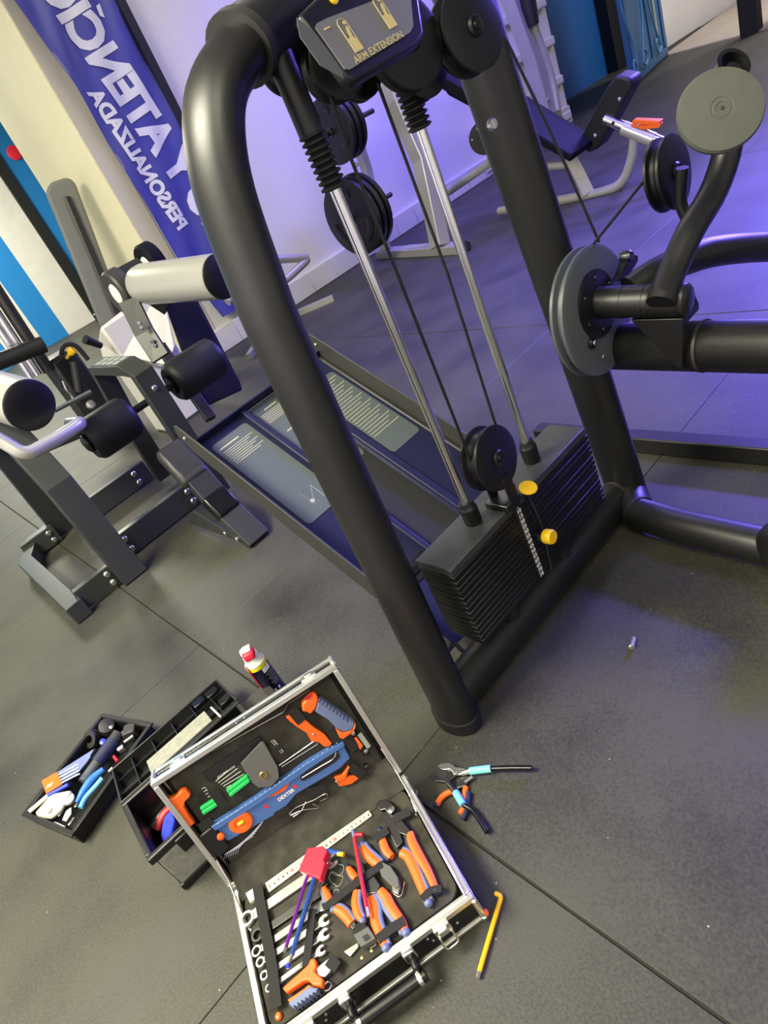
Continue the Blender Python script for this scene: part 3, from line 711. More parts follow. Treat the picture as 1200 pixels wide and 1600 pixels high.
# chrome cable station at the far left
cs = thing('cable_station', 'chrome and black cable station with yellow pin at the far left', 'gym machine', (1.1, 6.0, 0))
Yc = 5.6
p0, p1 = py(0, 425, Yc), py(105, 590, Yc)
e = (p0 - p1).normalized()
def col(du, dv, r, m, nm): return tube(nm, [py(105 + du, 590 + dv, Yc), py(105 + du, 590 + dv, Yc) + e * 2.6], r, m, cs, 14)
col(-28, -10, .045, 'frame_black', 'column'); col(-45, -4, .03, 'chrome', 'chrome_post'); col(-55, 0, .03, 'chrome', 'chrome_post')
base = py(100, 590, Yc)
box('stack_housing', (base.x - .04, Yc - .02, 0), (base.x + .2, Yc + .3, base.z + .16), 'black_plastic', cs, bevel=.04)
lathe('yellow_pin', [(.012, 0), (.014, .05), (.03, .055), (.034, .09), (.02, .1)], py(104, 560, Yc - .06), V((.6, -.5, .35)), 'yellow', cs, 14)
tube('grip', cat([py(96, 555, Yc - .1), py(100, 540, Yc - .1), py(118, 540, Yc - .1), py(138, 562, Yc - .1)], 4), .018, 'rubber', cs, 10)
tube('grip', [py(116, 565, Yc - .14), py(124, 612, Yc - .14)], .035, 'rubber', cs, 12)
tube('hook_chain', fil([py(98, 595, Yc - .1), py(104, 610, Yc - .1), py(112, 618, Yc - .1), py(116, 628, Yc - .1)], .02), .008, 'chrome', cs, 8)
tube('cross_tube', [py(-40, 580, Yc - .2), py(68, 538, Yc - .2)], .06, 'frame_black', cs, 16)
tag(tube('loose_bar', [py(85, 642, 4.2), py(142, 612, 4.2)], .014, 'chrome', None, 12), 'thin chrome bar resting across the leg machine seat rail', 'bar')

# ================================================================== weight plate tree by the back wall
tr = thing('plate_tree', 'silver plate storage tree standing by the back wall', 'weight rack', (4.3, 4.7, 0))
f0, f1 = V((4.47, 5.35, .035)), V((4.13, 3.92, .035))
bar('foot_rail', [f0, f1], .06, .035, 'silver_paint', tr, ref=V((1, -.25, 0)))
prism('slot', [pz(636, 383, .0715), pz(670, 380, .0715), pz(664, 386, .0715), pz(632, 389, .0715)], Z * .001, 'grey_print', tr)
pb = V((4.19, 4.24, .06)); top = py(598, 120, 4.6)
bar('main_post', [pb, py(660, 250, 4.35), py(620, 160, 4.45), py(590, 60, 4.6)], .06, .085, 'silver_paint', tr, ref=V((1, -.2, 0)), bevel=.012)
bar('rear_post', [V((4.42, 5.2, .06)), py(572, 262, 5.25), py(545, 180, 5.25), py(535, 120, 5.25)], .04, .045, 'silver_paint', tr, ref=X, bevel=.01)
lathe('end_cap', [(.045, 0), (.045, .03), (.03, .035)], f1 + V((0, -.0, .01)), f1 - f0, 'cover_edge', tr, 16)
def peg(u0, v0, u1, v1, y): return tube('peg', [py(u0, v0, y), py(u1, v1, y)], .022, 'dark_steel', tr, 12)
pegs = []
PA = V((-1, -.04, .0)).normalized()           # plates face the room
for (u, v, y, lb) in ((519, 206, 5.0, 'upper'), (551, 341, 4.95, 'lower')):
    c = py(u, v, y); tube('peg', [c + PA * .12, c - PA * .55], .022, 'dark_steel', tr, 12)
    pegs.append((c, lb))
bolt(py(557, 257, 5.2), V((-.5, -.8, .1)), .022, tr)
def plate(c, r, label, grp):
    t = thing('weight_plate', label, 'weight plate', c - Z * r, grp)
    vs, fs = lathe_geo([(r * .2, -.022), (r * .38, -.03), (r * .42, -.014), (r * .82, -.014), (r * .86, -.028), (r, -.02), (r, .02), (r * .86, .028), (r * .3, .02)], c, PA, 36)
    add('disc', vs, fs, 'black_plastic', t, smooth=30)
    u = PA.cross(Z).normalized(); w_ = PA.cross(u)
    for k in range(3):
        a = k * 2.094 + .5; d = u * math.cos(a) + w_ * math.sin(a); tg = PA.cross(d)
        pts = [c + PA * .027 + d * r * .62 * 1 + tg * r * s for s in (-.32, -.16, 0, .16, .32)]
        pts = [p + d * r * .10 * (1 - (i - 2) ** 2 / 4) for i, p in enumerate(pts)]
        tube('grip_opening', pts, r * .13, 'black_gloss', t, 10, ref=PA, r2=.008)
    lathe('bore', [(r * .13, 0), (r * .13, .004), (r * .1, .005)], c + PA * .029, PA, 'dark_steel', t, 16)
    return t
for (c, lb), rs_ in zip(pegs, (((.0, .265), (.07, .265), (.14, .265)), ((.0, .33), (.075, .33), (.15, .33)))):
    for i, (o, r) in enumerate(rs_):
        od = ('front', 'middle', 'rear')[i]
        plate(c - PA * o, r, 'black grip plate, %s of the three on the %s peg of the silver tree' % (od, lb), 'black plates on the silver tree')

# ================================================================== decline bench with navy pads
db = thing('decline_bench', 'silver framed decline bench with dark pads right of the weight machine', 'bench', (4.9, 3.3, 0))
Xb = 4.9
def bpx(u, v, x=Xb): return px(u, v, x)
prism('long_pad', [bpx(690, 105, 4.9), bpx(895, 232, 4.9), bpx(898, 245, 4.9), bpx(885, 250, 4.9), bpx(700, 150, 4.9), bpx(685, 130, 4.9)], V((-.30, -.0, 0)) * -1, 'pad_navy', db, bevel=.02)
prism('pad_edge', [bpx(690, 118, 4.6), bpx(893, 243, 4.6), bpx(890, 254, 4.6), bpx(690, 140, 4.6)], V((.31, .0, .0)), 'pad_navy', db, bevel=.012)
up = prism('knee_pad', [bpx(902, 224), bpx(945, 140), bpx(962, 118), bpx(985, 122), bpx(988, 135), bpx(935, 232), bpx(918, 240)], X * .16, 'pad_black', db, bevel=.02)
tube('chrome_tube', [bpx(945, 186), bpx(1045, 226)], .035, 'chrome', db, 18)
tube('silver_sleeve', [bpx(974, 200), bpx(1022, 219)], .048, 'silver_paint', db, 18)
for u, v in ((958, 192), (980, 206)): bolt(bpx(u, v, Xb - .036), -X, .012, db, 'black_gloss')
for u, v in ((968, 155), (930, 212)): bolt(bpx(u, v, Xb - .01), V((-.5, -.5, 0)), .014, db)
tube('front_leg', fil([bpx(992, 212), bpx(988, 250), bpx(972, 290), bpx(935, 302), bpx(868, 314)], .12), .036, 'silver_paint', db, 18)
tube('post', [bpx(886, 238), bpx(918, 302)], .045, 'silver_paint', db, 16, sq=True)
tube('floor_rail', [bpx(935, 303), bpx(868, 315), bpx(780, 330)], .034, 'silver_paint', db, 18)
tube('under_rail', [bpx(885, 258), bpx(780, 265)], .03, 'silver_paint', db, 16)
tube('rear_leg', [bpx(770, 190), bpx(765, 255), bpx(700, 300)], .035, 'silver_paint', db, 16)
vs, fs = lathe_geo([(.02, -.01), (.13, -.012), (.13, .012), (.02, .012)], bpx(757, 215), V((-.8, -.5, 0)), 24)
add('pivot_disc', vs, fs, 'black_plastic', db, smooth=35)
for u, v in ((748, 200), (738, 218)): bolt(bpx(u, v, Xb - .05), V((-.8, -.5, 0)), .02, db)
cl = thing('spring_clip', 'orange plastic spring clip on the silver sleeve of the decline bench', 'clip', bpx(1000, 200))
for dv, m in ((0, 'orange'), (5, 'orange')):
    prism('clip_jaw', [bpx(985, 193 + dv, Xb - .03), bpx(990, 187 + dv, Xb - .03), bpx(1032, 189 + dv, Xb - .03), bpx(1030, 195 + dv, Xb - .03), bpx(1005, 198 + dv, Xb - .03)], X * .05, m, cl, bevel=.004)
bolt(bpx(997, 196, Xb - .032), -X, .008, cl)

# tall silver upright with black grip by the doorway
tp = thing('tall_post', 'tall silver machine post with black grip near the blue recess', 'machine post', (7.2, 5.0, 0))
Yp = 5.1
a0 = py(858, 172, Yp)
bar('post', [V((a0.x + .03, Yp, 0)), a0, py(838, 100, Yp), py(810, 20, Yp), py(790, -40, Yp)], .08, .11, 'silver_paint', tp, ref=Y, bevel=.015)
tube('bent_tube', cat([py(872, 172, Yp - .1), py(862, 120, Yp - .1), py(846, 70, Yp - .1), py(834, 35, Yp - .1), py(826, -20, Yp - .1)], 4), .04, 'silver_paint', tp, 14)
tube('grip', [py(818, -30, Yp - .12), py(826, 10, Yp - .12), py(834, 40, Yp - .12)], [.085, .085, .06], 'rubber', tp, 14)
bolt(py(856, 156, Yp - .09), -Y, .022, tp)
# silver bars on the floor and frame behind the left upright
tag(tube('floor_bar', [pz(452, 495, .025), pz(521, 465, .025)], .025, 'silver_paint', None, 12, sq=True, ref=Z), 'silver flat bar lying on the floor by the skirting', 'bar')
tag(tube('floor_bar', [pz(390, 557, .025), pz(412, 520, .025)], .025, 'silver_paint', None, 12, sq=True, ref=Z), 'silver bar end showing left of the big black upright', 'bar')
sf = thing('tube_rack', 'bent silver tube frame in front of the banner foot', 'frame', (3.2, 5.0, 0))
Yf_ = 5.0
tube('frame_tube', fil([py(355, 472, Yf_), py(420, 406, Yf_), py(484, 402, Yf_), py(447, 437, Yf_), py(380, 480, Yf_)], .08), .035, 'silver_paint', sf, 14)
tube('frame_leg', [py(400, 470, Yf_), V((py(400, 470, Yf_).x, Yf_ + .05, 0))], .035, 'silver_paint', sf, 14)
# ================================================================== aluminium tool case
YAW = .3605
vD = V((math.sin(YAW), math.cos(YAW), 0)); uD = V((math.cos(YAW), -math.sin(YAW), 0))
CW, CDp, CZ = .4384, .3155, .085
RF = V((.1933, .6775, 0)); LF = RF - uD * CW
def K(a, b, c=0.): return LF + uD * a + vD * b + Z * c          # case coordinates: right, back, up
tc_ = thing('tool_case', 'open aluminium framed tool case lying on the floor in the foreground', 'tool case', K(CW / 2, CDp / 2))
def kbox(name, a0, a1, b0, b1, c0, c1, m, parent=tc_, bevel=.0, seg=2):
    return obox(name, K((a0 + a1) / 2, (b0 + b1) / 2, (c0 + c1) / 2), uD * (a1 - a0) / 2, vD * (b1 - b0) / 2, Z * (c1 - c0) / 2, m, parent, bevel, seg)
T = .006
bs = kbox('base_bottom', .002, CW - .002, .002, CDp - .002, .0, .006, 'case_panel')
kbox('side_panel', T * .3, CW - T * .3, 0.002, T, .006, CZ - .012, 'case_panel')
kbox('side_panel', T * .3, CW - T * .3, CDp - T, CDp - .002, .006, CZ - .012, 'case_panel')
kbox('side_panel', .002, T, T, CDp - T, .006, CZ - .012, 'case_panel')
kbox('side_panel', CW - T, CW - .002, T, CDp - T, .006, CZ - .012, 'case_panel')
def ring(z0, z1, o, i, name, m='aluminium'):
    for a0, a1, b0, b1 in ((-o, CW + o, -o, i), (-o, CW + o, CDp - i, CDp + o), (-o, i, i, CDp - i), (CW - i, CW + o, i, CDp - i)):
        kbox(name, a0, a1, b0, b1, z0, z1, m, bevel=.0015)
ring(CZ - .014, CZ, .003, .011, 'rim_bar')
ring(CZ - .001, CZ + .004, -.006, .011, 'rim_lip')
for a0, a1, b0, b1 in ((-.002, CW + .002, -.002, .006), (-.002, CW + .002, CDp - .006, CDp + .002), (-.002, .006, .006, CDp - .006), (CW - .006, CW + .002, .006, CDp - .006)):
    kbox('lower_bar', a0, a1, b0, b1, .0, .008, 'aluminium', bevel=.0015)
for a in (0, CW):
    for b in (0, CDp):
        tube('corner_post', [K(a, b, .008), K(a, b, CZ - .012)], .006, 'aluminium', tc_, 12)
        lathe('corner_knob', [(.006, 0), (.009, .003), (.008, .010), (.003, .013)], K(a, b, .003), Z, 'steel', tc_, 12)
tag_o = lathe('corner_chip', [(.006, 0), (.007, .004), (.004, .007)], K(CW + .004, .0, .014), uD, 'orange', tc_, 10)
# tool board in the base
BZ = .080
poly = []
for cx, cy, a0 in ((CW - .04, .045, -90), (CW - .04, CDp - .045, 0), (.04, CDp - .045, 90), (.04, .045, 180)):
    for k in range(6):
        an = math.radians(a0 + 18 * k); poly.append(K(cx + .026 * math.cos(an), cy + .026 * math.sin(an), BZ - .008))
board = prism('tool_board', poly, Z * .008, 'foam', tc_, bevel=.002)
kbox('base_lining', .009, CW - .009, .009, CDp - .009, .006, .05, 'case_lining')
# latches, handle, hinges
for a in (.075, CW - .075):
    lt = kbox('latch', a - .017, a + .017, -.010, -.002, CZ - .035, CZ - .008, 'steel', bevel=.002)
    tube('latch_loop', fil([K(a - .013, -.012, CZ - .03), K(a - .015, -.022, CZ - .055), K(a + .015, -.022, CZ - .055), K(a + .013, -.012, CZ - .03)], .01), .0022, 'chrome', lt, 8)
    kbox('latch_plate', a - .010, a + .010, -.014, -.009, CZ - .028, CZ - .012, 'chrome', lt, .0015)
    for q in (-.027, .027): bolt(K(a + q, .002, CZ - .045), -vD, .003, tc_)
ha, hb = .155, .29
for a in (ha, hb):
    m_ = kbox('handle_mount', a - .012, a + .012, -.013, -.001, CZ - .036, CZ - .006, 'chrome', bevel=.003)
    kbox('handle_arm', a - .007, a + .007, -.034, -.010, CZ - .050, CZ - .022, 'black_plastic', m_, .006)
tube('handle_bar', [K(ha - .008, -.036, CZ - .048), K(hb + .008, -.036, CZ - .048)], .0125, 'black_gloss', tc_, 20)
for a in (ha + .004, hb - .004): tube('handle_ring', [K(a - .004, -.036, CZ - .048), K(a + .004, -.036, CZ - .048)], .0135, 'chrome', tc_, 20)
for a, b in ((.11, -.0), (.33, 0)): bolt(K(a, .002, CZ - .03), -vD, .003, tc_)
for a in (.09, CW - .09): kbox('hinge', a - .02, a + .02, CDp - .002, CDp + .010, CZ - .02, CZ + .008, 'steel', bevel=.002)
# ------------------------------------------------------------------ lid
PH = math.radians(74); dL = vD * math.cos(PH) + Z * math.sin(PH); nL = -vD * math.sin(PH) + Z * math.cos(PH)
HO = K(0, CDp + .004, CZ + .010); LH = .302; LD = .052
def Lp(a, h, n=0.): return HO + uD * a + dL * h + nL * n
def lbox(name, a0, a1, h0, h1, n0, n1, m, parent=tc_, bevel=0., seg=2):
    return obox(name, Lp((a0 + a1) / 2, (h0 + h1) / 2, (n0 + n1) / 2), uD * (a1 - a0) / 2, dL * (h1 - h0) / 2, nL * (n1 - n0) / 2, m, parent, bevel, seg)
lid = lbox('lid_back', .002, CW - .002, .002, LH - .002, -LD, -LD + .006, 'case_panel')
for a0, a1, h0, h1 in ((.001, CW - .001, .001, .006), (.001, CW - .001, LH - .006, LH - .001), (.001, .006, .006, LH - .006), (CW - .006, CW - .001, .006, LH - .006)):
    lbox('lid_wall', a0, a1, h0, h1, -LD + .006, -.004, 'case_panel', lid)
for a0, a1, h0, h1 in ((-.003, CW + .003, -.002, .009), (-.003, CW + .003, LH - .009, LH + .003), (-.003, .009, .009, LH - .009), (CW - .009, CW + .003, .009, LH - .009)):
    lbox('lid_rim', a0, a1, h0, h1, -.016, 0, 'aluminium', lid, .0015)
    lbox('lid_edge', a0, a1, h0, h1, -LD - .002, -LD + .009, 'aluminium', lid, .0015)
for a in (0, CW): tube('lid_corner', [Lp(a, LH, -.016), Lp(a, LH, -LD)], .006, 'aluminium', lid, 12)
for a in (.06, CW - .06):
    lbox('lid_catch', a - .018, a + .018, LH + .001, LH + .006, -.036, -.016, 'steel', lid, .0015)
    lbox('lid_catch_hook', a - .008, a + .010, LH + .006, LH + .010, -.030, -.020, 'chrome', lid, .0015)
for a in (.2, .22): bolt(Lp(a, LH + .002, -.028), dL, .0025, lid)
lbd = lbox('lid_board', .022, CW - .020, .030, LH - .018, -.034, -.026, 'foam', lid, .003)
lbox('lid_lining', .009, CW - .009, .008, LH - .008, -LD + .006, -LD + .010, 'case_lining', lid)
# fabric gusset between lid and base, and stay struts
add('lining_flap', [K(.012, CDp - .03, BZ + .002), K(CW - .012, CDp - .03, BZ + .002), Lp(CW - .012, .035, -.024), Lp(.012, .035, -.024), K(.012, CDp - .03, BZ - .003), K(CW - .012, CDp - .03, BZ - .003), Lp(CW - .012, .035, -.030), Lp(.012, .035, -.030)],
    [(0, 1, 2, 3), (7, 6, 5, 4), (0, 4, 5, 1), (1, 5, 6, 2), (2, 6, 7, 3), (3, 7, 4, 0)], 'foam', tc_, bevel=.001)
for s, a in ((1, CW - .010), (-1, .010)):
    tube('stay', fil([Lp(a, .075, -.004), Lp(a + s * .002, .02, .008), K(a + s * .002, CDp - .05, CZ + .004), K(a - s * .004, CDp - .095, CZ - .006)], .01), .0022, 'chrome', tc_, 8)
    bolt(K(a - s * .006, CDp - .098, CZ - .008), -uD * s, .005, tc_)
# pixel helpers on the two boards
def B(u, v, h=.0): return pz(u, v, BZ + h)
def LB(u, v, h=.0): return pp(u, v, Lp(0, 0, -.026 + h), nL)
def P(fn, pts, h): return [fn(u, v, h) for u, v in pts]
def flat(name, pts, w, t, m, parent, nrm, sm=3):
    pts = cat(pts, sm) if len(pts) > 2 else [V(p) for p in pts]
    return tube(name, pts, w / 2, m, parent, ref=nrm, r2=t / 2, sq=True)
NB, NLd = Z, nL
for pts, w in ((((402, 1384), (412, 1440), (424, 1505), (432, 1575)), .022), (((488, 1420), (484, 1460), (478, 1510)), .016),
               (((505, 1420), (550, 1385), (598, 1350)), .016), (((615, 1280), (640, 1268)), .02), (((586, 1310), (606, 1296)), .02),
               (((590, 1468), (610, 1452), (632, 1438)), .018), (((659, 1405), (672, 1392), (690, 1388)), .014), (((513, 1500), (528, 1512)), .02), (((556, 1448), (572, 1458)), .022)):
    flat('strap', [B(u, v, .017 if w < .021 else .014) for u, v in pts], w, .002, 'strap', tc_, Z)
for pts, w in ((((318, 1283), (336, 1310), (345, 1322)), .03), (((330, 1232), (352, 1262)), .02), (((455, 1108), (472, 1128)), .022), (((515, 1138), (528, 1160)), .02), (((540, 1150), (556, 1172)), .022),
               (((548, 1198), (568, 1212)), .022), (((478, 1240), (510, 1232)), .02), (((430, 1275), (452, 1262)), .016), (((415, 1180), (440, 1165)), .012)):
    flat('strap', [LB(u, v, .017) for u, v in pts], w, .002, 'strap', lid, nL)
# leather flap with eyelet on the lid
flp = prism('flap', P(LB, ((376, 1192), (408, 1158), (412, 1158), (434, 1198), (436, 1214), (424, 1228), (404, 1230), (394, 1222)), .018), nL * .003, 'leather_grey', lid, bevel=.0012)
vs, fs = lathe_geo([(.0045, 0), (.009, 0), (.0095, .001), (.0085, .002), (.005, .002)], LB(412, 1211, .021), nL, 20, close=True)
add('eyelet', vs, fs, 'brass', flp, smooth=40)
# foam recess outlines left by missing tools
for pts in (((520, 1350), (536, 1352), (536, 1362), (528, 1368), (516, 1362)), ((526, 1384), (518, 1378), (514, 1370), (520, 1362), (530, 1368), (536, 1370), (532, 1382), (524, 1386)), ((521, 1402), (522, 1392), (528, 1390), (530, 1398))):
    tube('recess_edge', cat(P(B, pts, .001), 3), .0008, 'grey_print', board, 6)

# ================================================================== tools on the base board
def lens(u, v, du, dv, h=0, fn=B): return (fn(u + du, v + dv, h) - fn(u, v, h)).length
# combination wrenches
wr = [((387, 1436), 10.5, (516, 1347), 10, 'aluminium'), ((403, 1462), 9, (507, 1391), 8, 'dark_steel'), ((402, 1487), 7.5, (504, 1416), 8, 'steel'),
      ((408, 1504), 6.8, (506, 1440), 8, 'aluminium'), ((414, 1525), 6.2, (506, 1462), 8, 'aluminium'), ((421, 1545), 5.2, (501, 1487), 7, 'aluminium')]
names = ['largest, beside the ruler', 'second from the ruler, dark', 'third from the ruler', 'fourth from the ruler', 'fifth from the ruler', 'smallest, beside the orange clamp']
for ((ru, rv), rr, (ju, jv), jr, m), nm in zip(wr, names):
    a, b = B(ru, rv, .006), B(ju, jv, .006); d = (b - a).normalized(); s = d.cross(Z)
    r1 = lens(ru, rv, rr, 0); r2 = lens(ju, jv, jr, 0)
    t = thing('combination_wrench', 'chrome combination wrench in the case, ' + nm, 'wrench', a.lerp(b, .5) - Z * .006, 'wrenches in the tool case')
    vs, fs = lathe_geo([(r1 * .62, -.004), (r1 * .95, -.004), (r1, -.002), (r1, .002), (r1 * .95, .004), (r1 * .62, .004)], a, Z, 24, close=True)
    add('ring_end', vs, fs, m, t, smooth=40)
    tube('shank', [a + d * r1 * .8, b - d * r2 * .7], .0028, m, t, sq=True, ref=s, r2=max(.0045, r1 * .62), bevel=.0008)
    q = lambda x, y: b + d * x * r2 + s * y * r2 - Z * .0035
    prism('open_jaw', [q(-.9, -.45), q(-.4, -.85), (q(.4, -1)), q(1.0, -.8), q(1.05, -.4), q(.3, -.42), q(0, 0), q(.3, .42), q(1.05, .4), q(1.0, .8), q(.4, 1), q(-.4, .85), q(-.9, .45)], Z * .007, m, t, bevel=.0008)
# folding square with printed scale
rl = thing('ruler_square', 'cream steel ruler square with printed scale at the back of the case base', 'ruler', B(480, 1350, 0))
prism('stock', P(B, ((387, 1399), (402, 1389), (409, 1402), (394, 1414)), .001), Z * .010, 'ruler', rl, bevel=.001)
bl = prism('blade', P(B, ((415, 1381), (576, 1266), (582, 1275), (421, 1395)), .002), Z * .003, 'ruler', rl, bevel=.0005)
r0, r1_ = B(418, 1387, .0055), B(579, 1271, .0055); rd = (r1_ - r0).normalized(); rs = Z.cross(rd)
nums = ['5', '6', '7', '8', '9', '10', '1', '2', '3', '4', '5', '6', '7', '8', '9', '20', '1', '2', '3', '4', '5', '6', '7', '8']
for i, s in enumerate(nums):
    t_ = (i + .5) / len(nums); p = r0.lerp(r1_, t_)
    text('scale_number', s, p - rs * .0008, rd, rs, .0078 if len(s) == 1 else .009, 'dark_print' if len(s) == 1 else 'red', bl, bold=.02)
vs, fs = merge(*[box_geo(r0.lerp(r1_, (i + .5) / 72) + rs * .0058, rd * .00025, rs * (.0018 if i % 3 else .0028), Z * .0002) for i in range(72)])
add('scale_ticks', vs, fs, 'dark_print', bl)['kind'] = 'stuff'
# red hex key holder with coloured keys
hk = thing('hex_key_set', 'red plastic holder with blue and purple hex keys lying across the wrenches', 'hex key set', B(495, 1420, .012))
prism('holder', P(B, ((486, 1332), (510, 1328), (517, 1336), (511, 1350), (514, 1354), (506, 1380), (472, 1366)), .020), Z * .018, 'red', hk, bevel=.002)
tube('key', fil(P(B, ((447, 1480), (478, 1375), (500, 1330), (508, 1328)), .026), .008), .0035, 'purple', hk, 6)
tube('key_tip', P(B, ((443, 1488), (447, 1480)), .026), .003, 'steel', hk, 6)
tube('key', fil(P(B, ((456, 1492), (490, 1375), (508, 1328), (536, 1334)), .031), .012), .0045, 'key_blue', hk, 6)
tube('key_tip', P(B, ((451, 1506), (456, 1492)), .031), .0038, 'steel', hk, 10)
lathe('key_ball', [(.002, 0), (.005, .003), (.005, .007), (.002, .010)], B(452, 1504, .031), B(451, 1506, .031) - B(456, 1492, .031), 'bright_blue', hk, 12)
tube('key_end', P(B, ((528, 1334), (537, 1335)), .031), .0048, 'yellow', hk, 8)
tube('key', fil(P(B, ((482, 1420), (502, 1372), (512, 1345), (522, 1352)), .022), .008), .0018, 'chrome', hk, 6)
# red hex key
rk = thing('red_hex_key', 'long red hex key with steel tip lying across the pliers', 'hex key', B(565, 1370, .012))
tube('shaft', fil(P(B, ((567, 1304), (555, 1304), (554, 1312), (573, 1418)), .026), .006), .0045, 'deep_red', rk, 8)
tube('tip', P(B, ((573, 1418), (576, 1433)), .026), .0035, 'steel', rk, 8)
tube('dark_tip', P(B, ((551, 1297), (554, 1308)), .026), .0045, 'tool_blue', rk, 8)
# pliers: grips are orange tubes with slate inlay
def grip(par, pts, r, inl, h, sgn=1, tip=True):
    w3 = cat([B(u, v, h) for u, v in pts], 5); n = len(w3)
    rr = [r * (.72 + .4 * math.sin(math.pi * min(1, .15 + .85 * i / (n - 1)))) for i in range(n)]
    g = tube('grip', w3, rr, 'orange', par, 12, ref=Z, r2=[.0065] * n)
    off = []
    for i, p in enumerate(w3):
        t = (w3[min(i + 1, n - 1)] - w3[max(i - 1, 0)]).normalized(); off.append(p + t.cross(Z) * sgn * r * .8 - Z * .001)
    tube('inlay', off, [q * .55 for q in rr], inl, g, 10, ref=Z, r2=[.0058] * n)
    if tip: lathe('grip_tip', [(r * .5, -.006), (r * .85, 0), (r * .7, .006), (r * .2, .009)], w3[-1], w3[-1] - w3[-3], inl, g, 12)
    return g
pu = thing('pump_pliers', 'orange handled water pump pliers along the right edge of the case', 'pliers', B(640, 1330, 0), 'orange pliers in the case')
prism('jaw', P(B, ((588, 1262), (594, 1254), (606, 1252), (618, 1262), (618, 1272), (608, 1274), (604, 1268), (598, 1270)), .006), Z * .010, 'dark_steel', pu, bevel=.0015)
prism('jaw', P(B, ((596, 1276), (610, 1268), (618, 1280), (632, 1318), (622, 1328), (606, 1296)), .004), Z * .008, 'dark_steel', pu, bevel=.0015)
prism('arm', P(B, ((618, 1288), (630, 1284), (642, 1300), (636, 1308), (626, 1304)), .010), Z * .007, 'dark_steel', pu, bevel=.0015)
lathe('adjuster', [(.004, 0), (.008, 0), (.008, .004), (.004, .005)], B(612, 1266, .016), Z, 'steel', pu, 14)
grip(pu, ((627, 1332), (638, 1338), (648, 1356), (658, 1382), (669, 1410)), .0105, 'tool_blue', .010, -1)
grip(pu, ((640, 1302), (644, 1318), (655, 1340), (668, 1362), (682, 1392)), .0105, 'navy', .010, 1)
dc = thing('diagonal_cutters', 'side cutting pliers with grey head pointing to the front of the case', 'pliers', B(610, 1370, 0), 'orange pliers in the case')
prism('cutter_head', P(B, ((592, 1352), (602, 1352), (614, 1358), (626, 1376), (628, 1390), (622, 1394), (614, 1388), (600, 1374)), .004), Z * .014, 'disc_grey', dc, bevel=.002)
prism('blade', P(B, ((614, 1386), (628, 1388), (624, 1400), (616, 1396)), .006), Z * .008, 'steel', dc, bevel=.001)
tube('spring', fil(P(B, ((612, 1394), (622, 1402), (628, 1398), (632, 1378)), .008), .004), .0012, 'chrome', dc, 6)
grip(dc, ((594, 1352), (586, 1345), (574, 1334), (566, 1322)), .0105, 'tool_blue', .010, 1)
grip(dc, ((612, 1340), (603, 1330), (598, 1316), (594, 1298)), .0095, 'navy', .010, -1)
cb_ = thing('combination_pliers', 'flat nose combination pliers strapped at the front of the case', 'pliers', B(595, 1420, 0), 'orange pliers in the case')
prism('head', P(B, ((570, 1386), (588, 1372), (598, 1388), (592, 1400), (578, 1402)), .004), Z * .012, 'dark_steel', cb_, bevel=.002)
grip(cb_, ((594, 1392), (602, 1402), (610, 1418), (626, 1440), (634, 1456)), .0105, 'tool_blue', .010, 1)
grip(cb_, ((580, 1402), (586, 1418), (588, 1440), (596, 1462), (603, 1480)), .0105, 'tool_blue', .010, -1)
ln_ = thing('long_nose_pliers', 'long nose pliers half hidden under the red hex key', 'pliers', B(562, 1400, 0), 'orange pliers in the case')
prism('nose', P(B, ((560, 1352), (568, 1348), (574, 1372), (568, 1386), (560, 1380)), .004), Z * .008, 'dark_steel', ln_, bevel=.001)
grip(ln_, ((558, 1392), (556, 1410), (560, 1428), (566, 1438)), .0090, 'tool_blue', .010, -1)
grip(ln_, ((556, 1374), (550, 1366), (544, 1356)), .0085, 'navy', .010, -1)
mn = thing('mini_pliers', 'small orange pliers next to the open wrench jaws', 'pliers', B(530, 1425, 0), 'orange pliers in the case')
prism('head', P(B, ((546, 1446), (554, 1438), (560, 1448), (554, 1456)), .003), Z * .009, 'dark_steel', mn, bevel=.0015)
grip(mn, ((550, 1444), (540, 1430), (530, 1422), (522, 1420)), .0100, 'tool_blue', .009, 1)
grip(mn, ((516, 1412), (512, 1402), (506, 1388)), .0085, 'tool_blue', .009, -1, False)
# terminal block and putty blade at the front
bh = thing('bit_adapter', 'grey square steel bit adapter at the front of the tool board', 'tool', B(572, 1468, 0))
vs, fs = merge(box_geo(B(572, 1466, .010), (B(584, 1460, 0) - B(560, 1474, 0)) * .48, (B(578, 1476, 0) - B(566, 1456, 0)) * .48, Z * .008))
add('body', vs, fs, 'disc_grey', bh, bevel=.002)
prism('window', P(B, ((566, 1464), (574, 1459), (579, 1466), (571, 1471)), .0185), Z * .001, 'black_matte', bh)
tube('wire', fil(P(B, ((574, 1484), (572, 1478), (584, 1470), (588, 1476), (578, 1482)), .006), .002), .0009, 'chrome', bh, 6)
for k, (u, v) in enumerate(((566, 1496), (581, 1485))): lathe('rivet', [(.004, 0), (.0035, .0015), (.001, .002)], B(u, v, .0), Z, 'brass', board, 12)
pk = tag(prism('putty_blade', P(B, ((538, 1488), (560, 1474), (562, 1480), (548, 1496)), .003), Z * .004, 'steel', None, bevel=.0008), 'bright steel blade poking out beneath the strap at the front', 'blade')
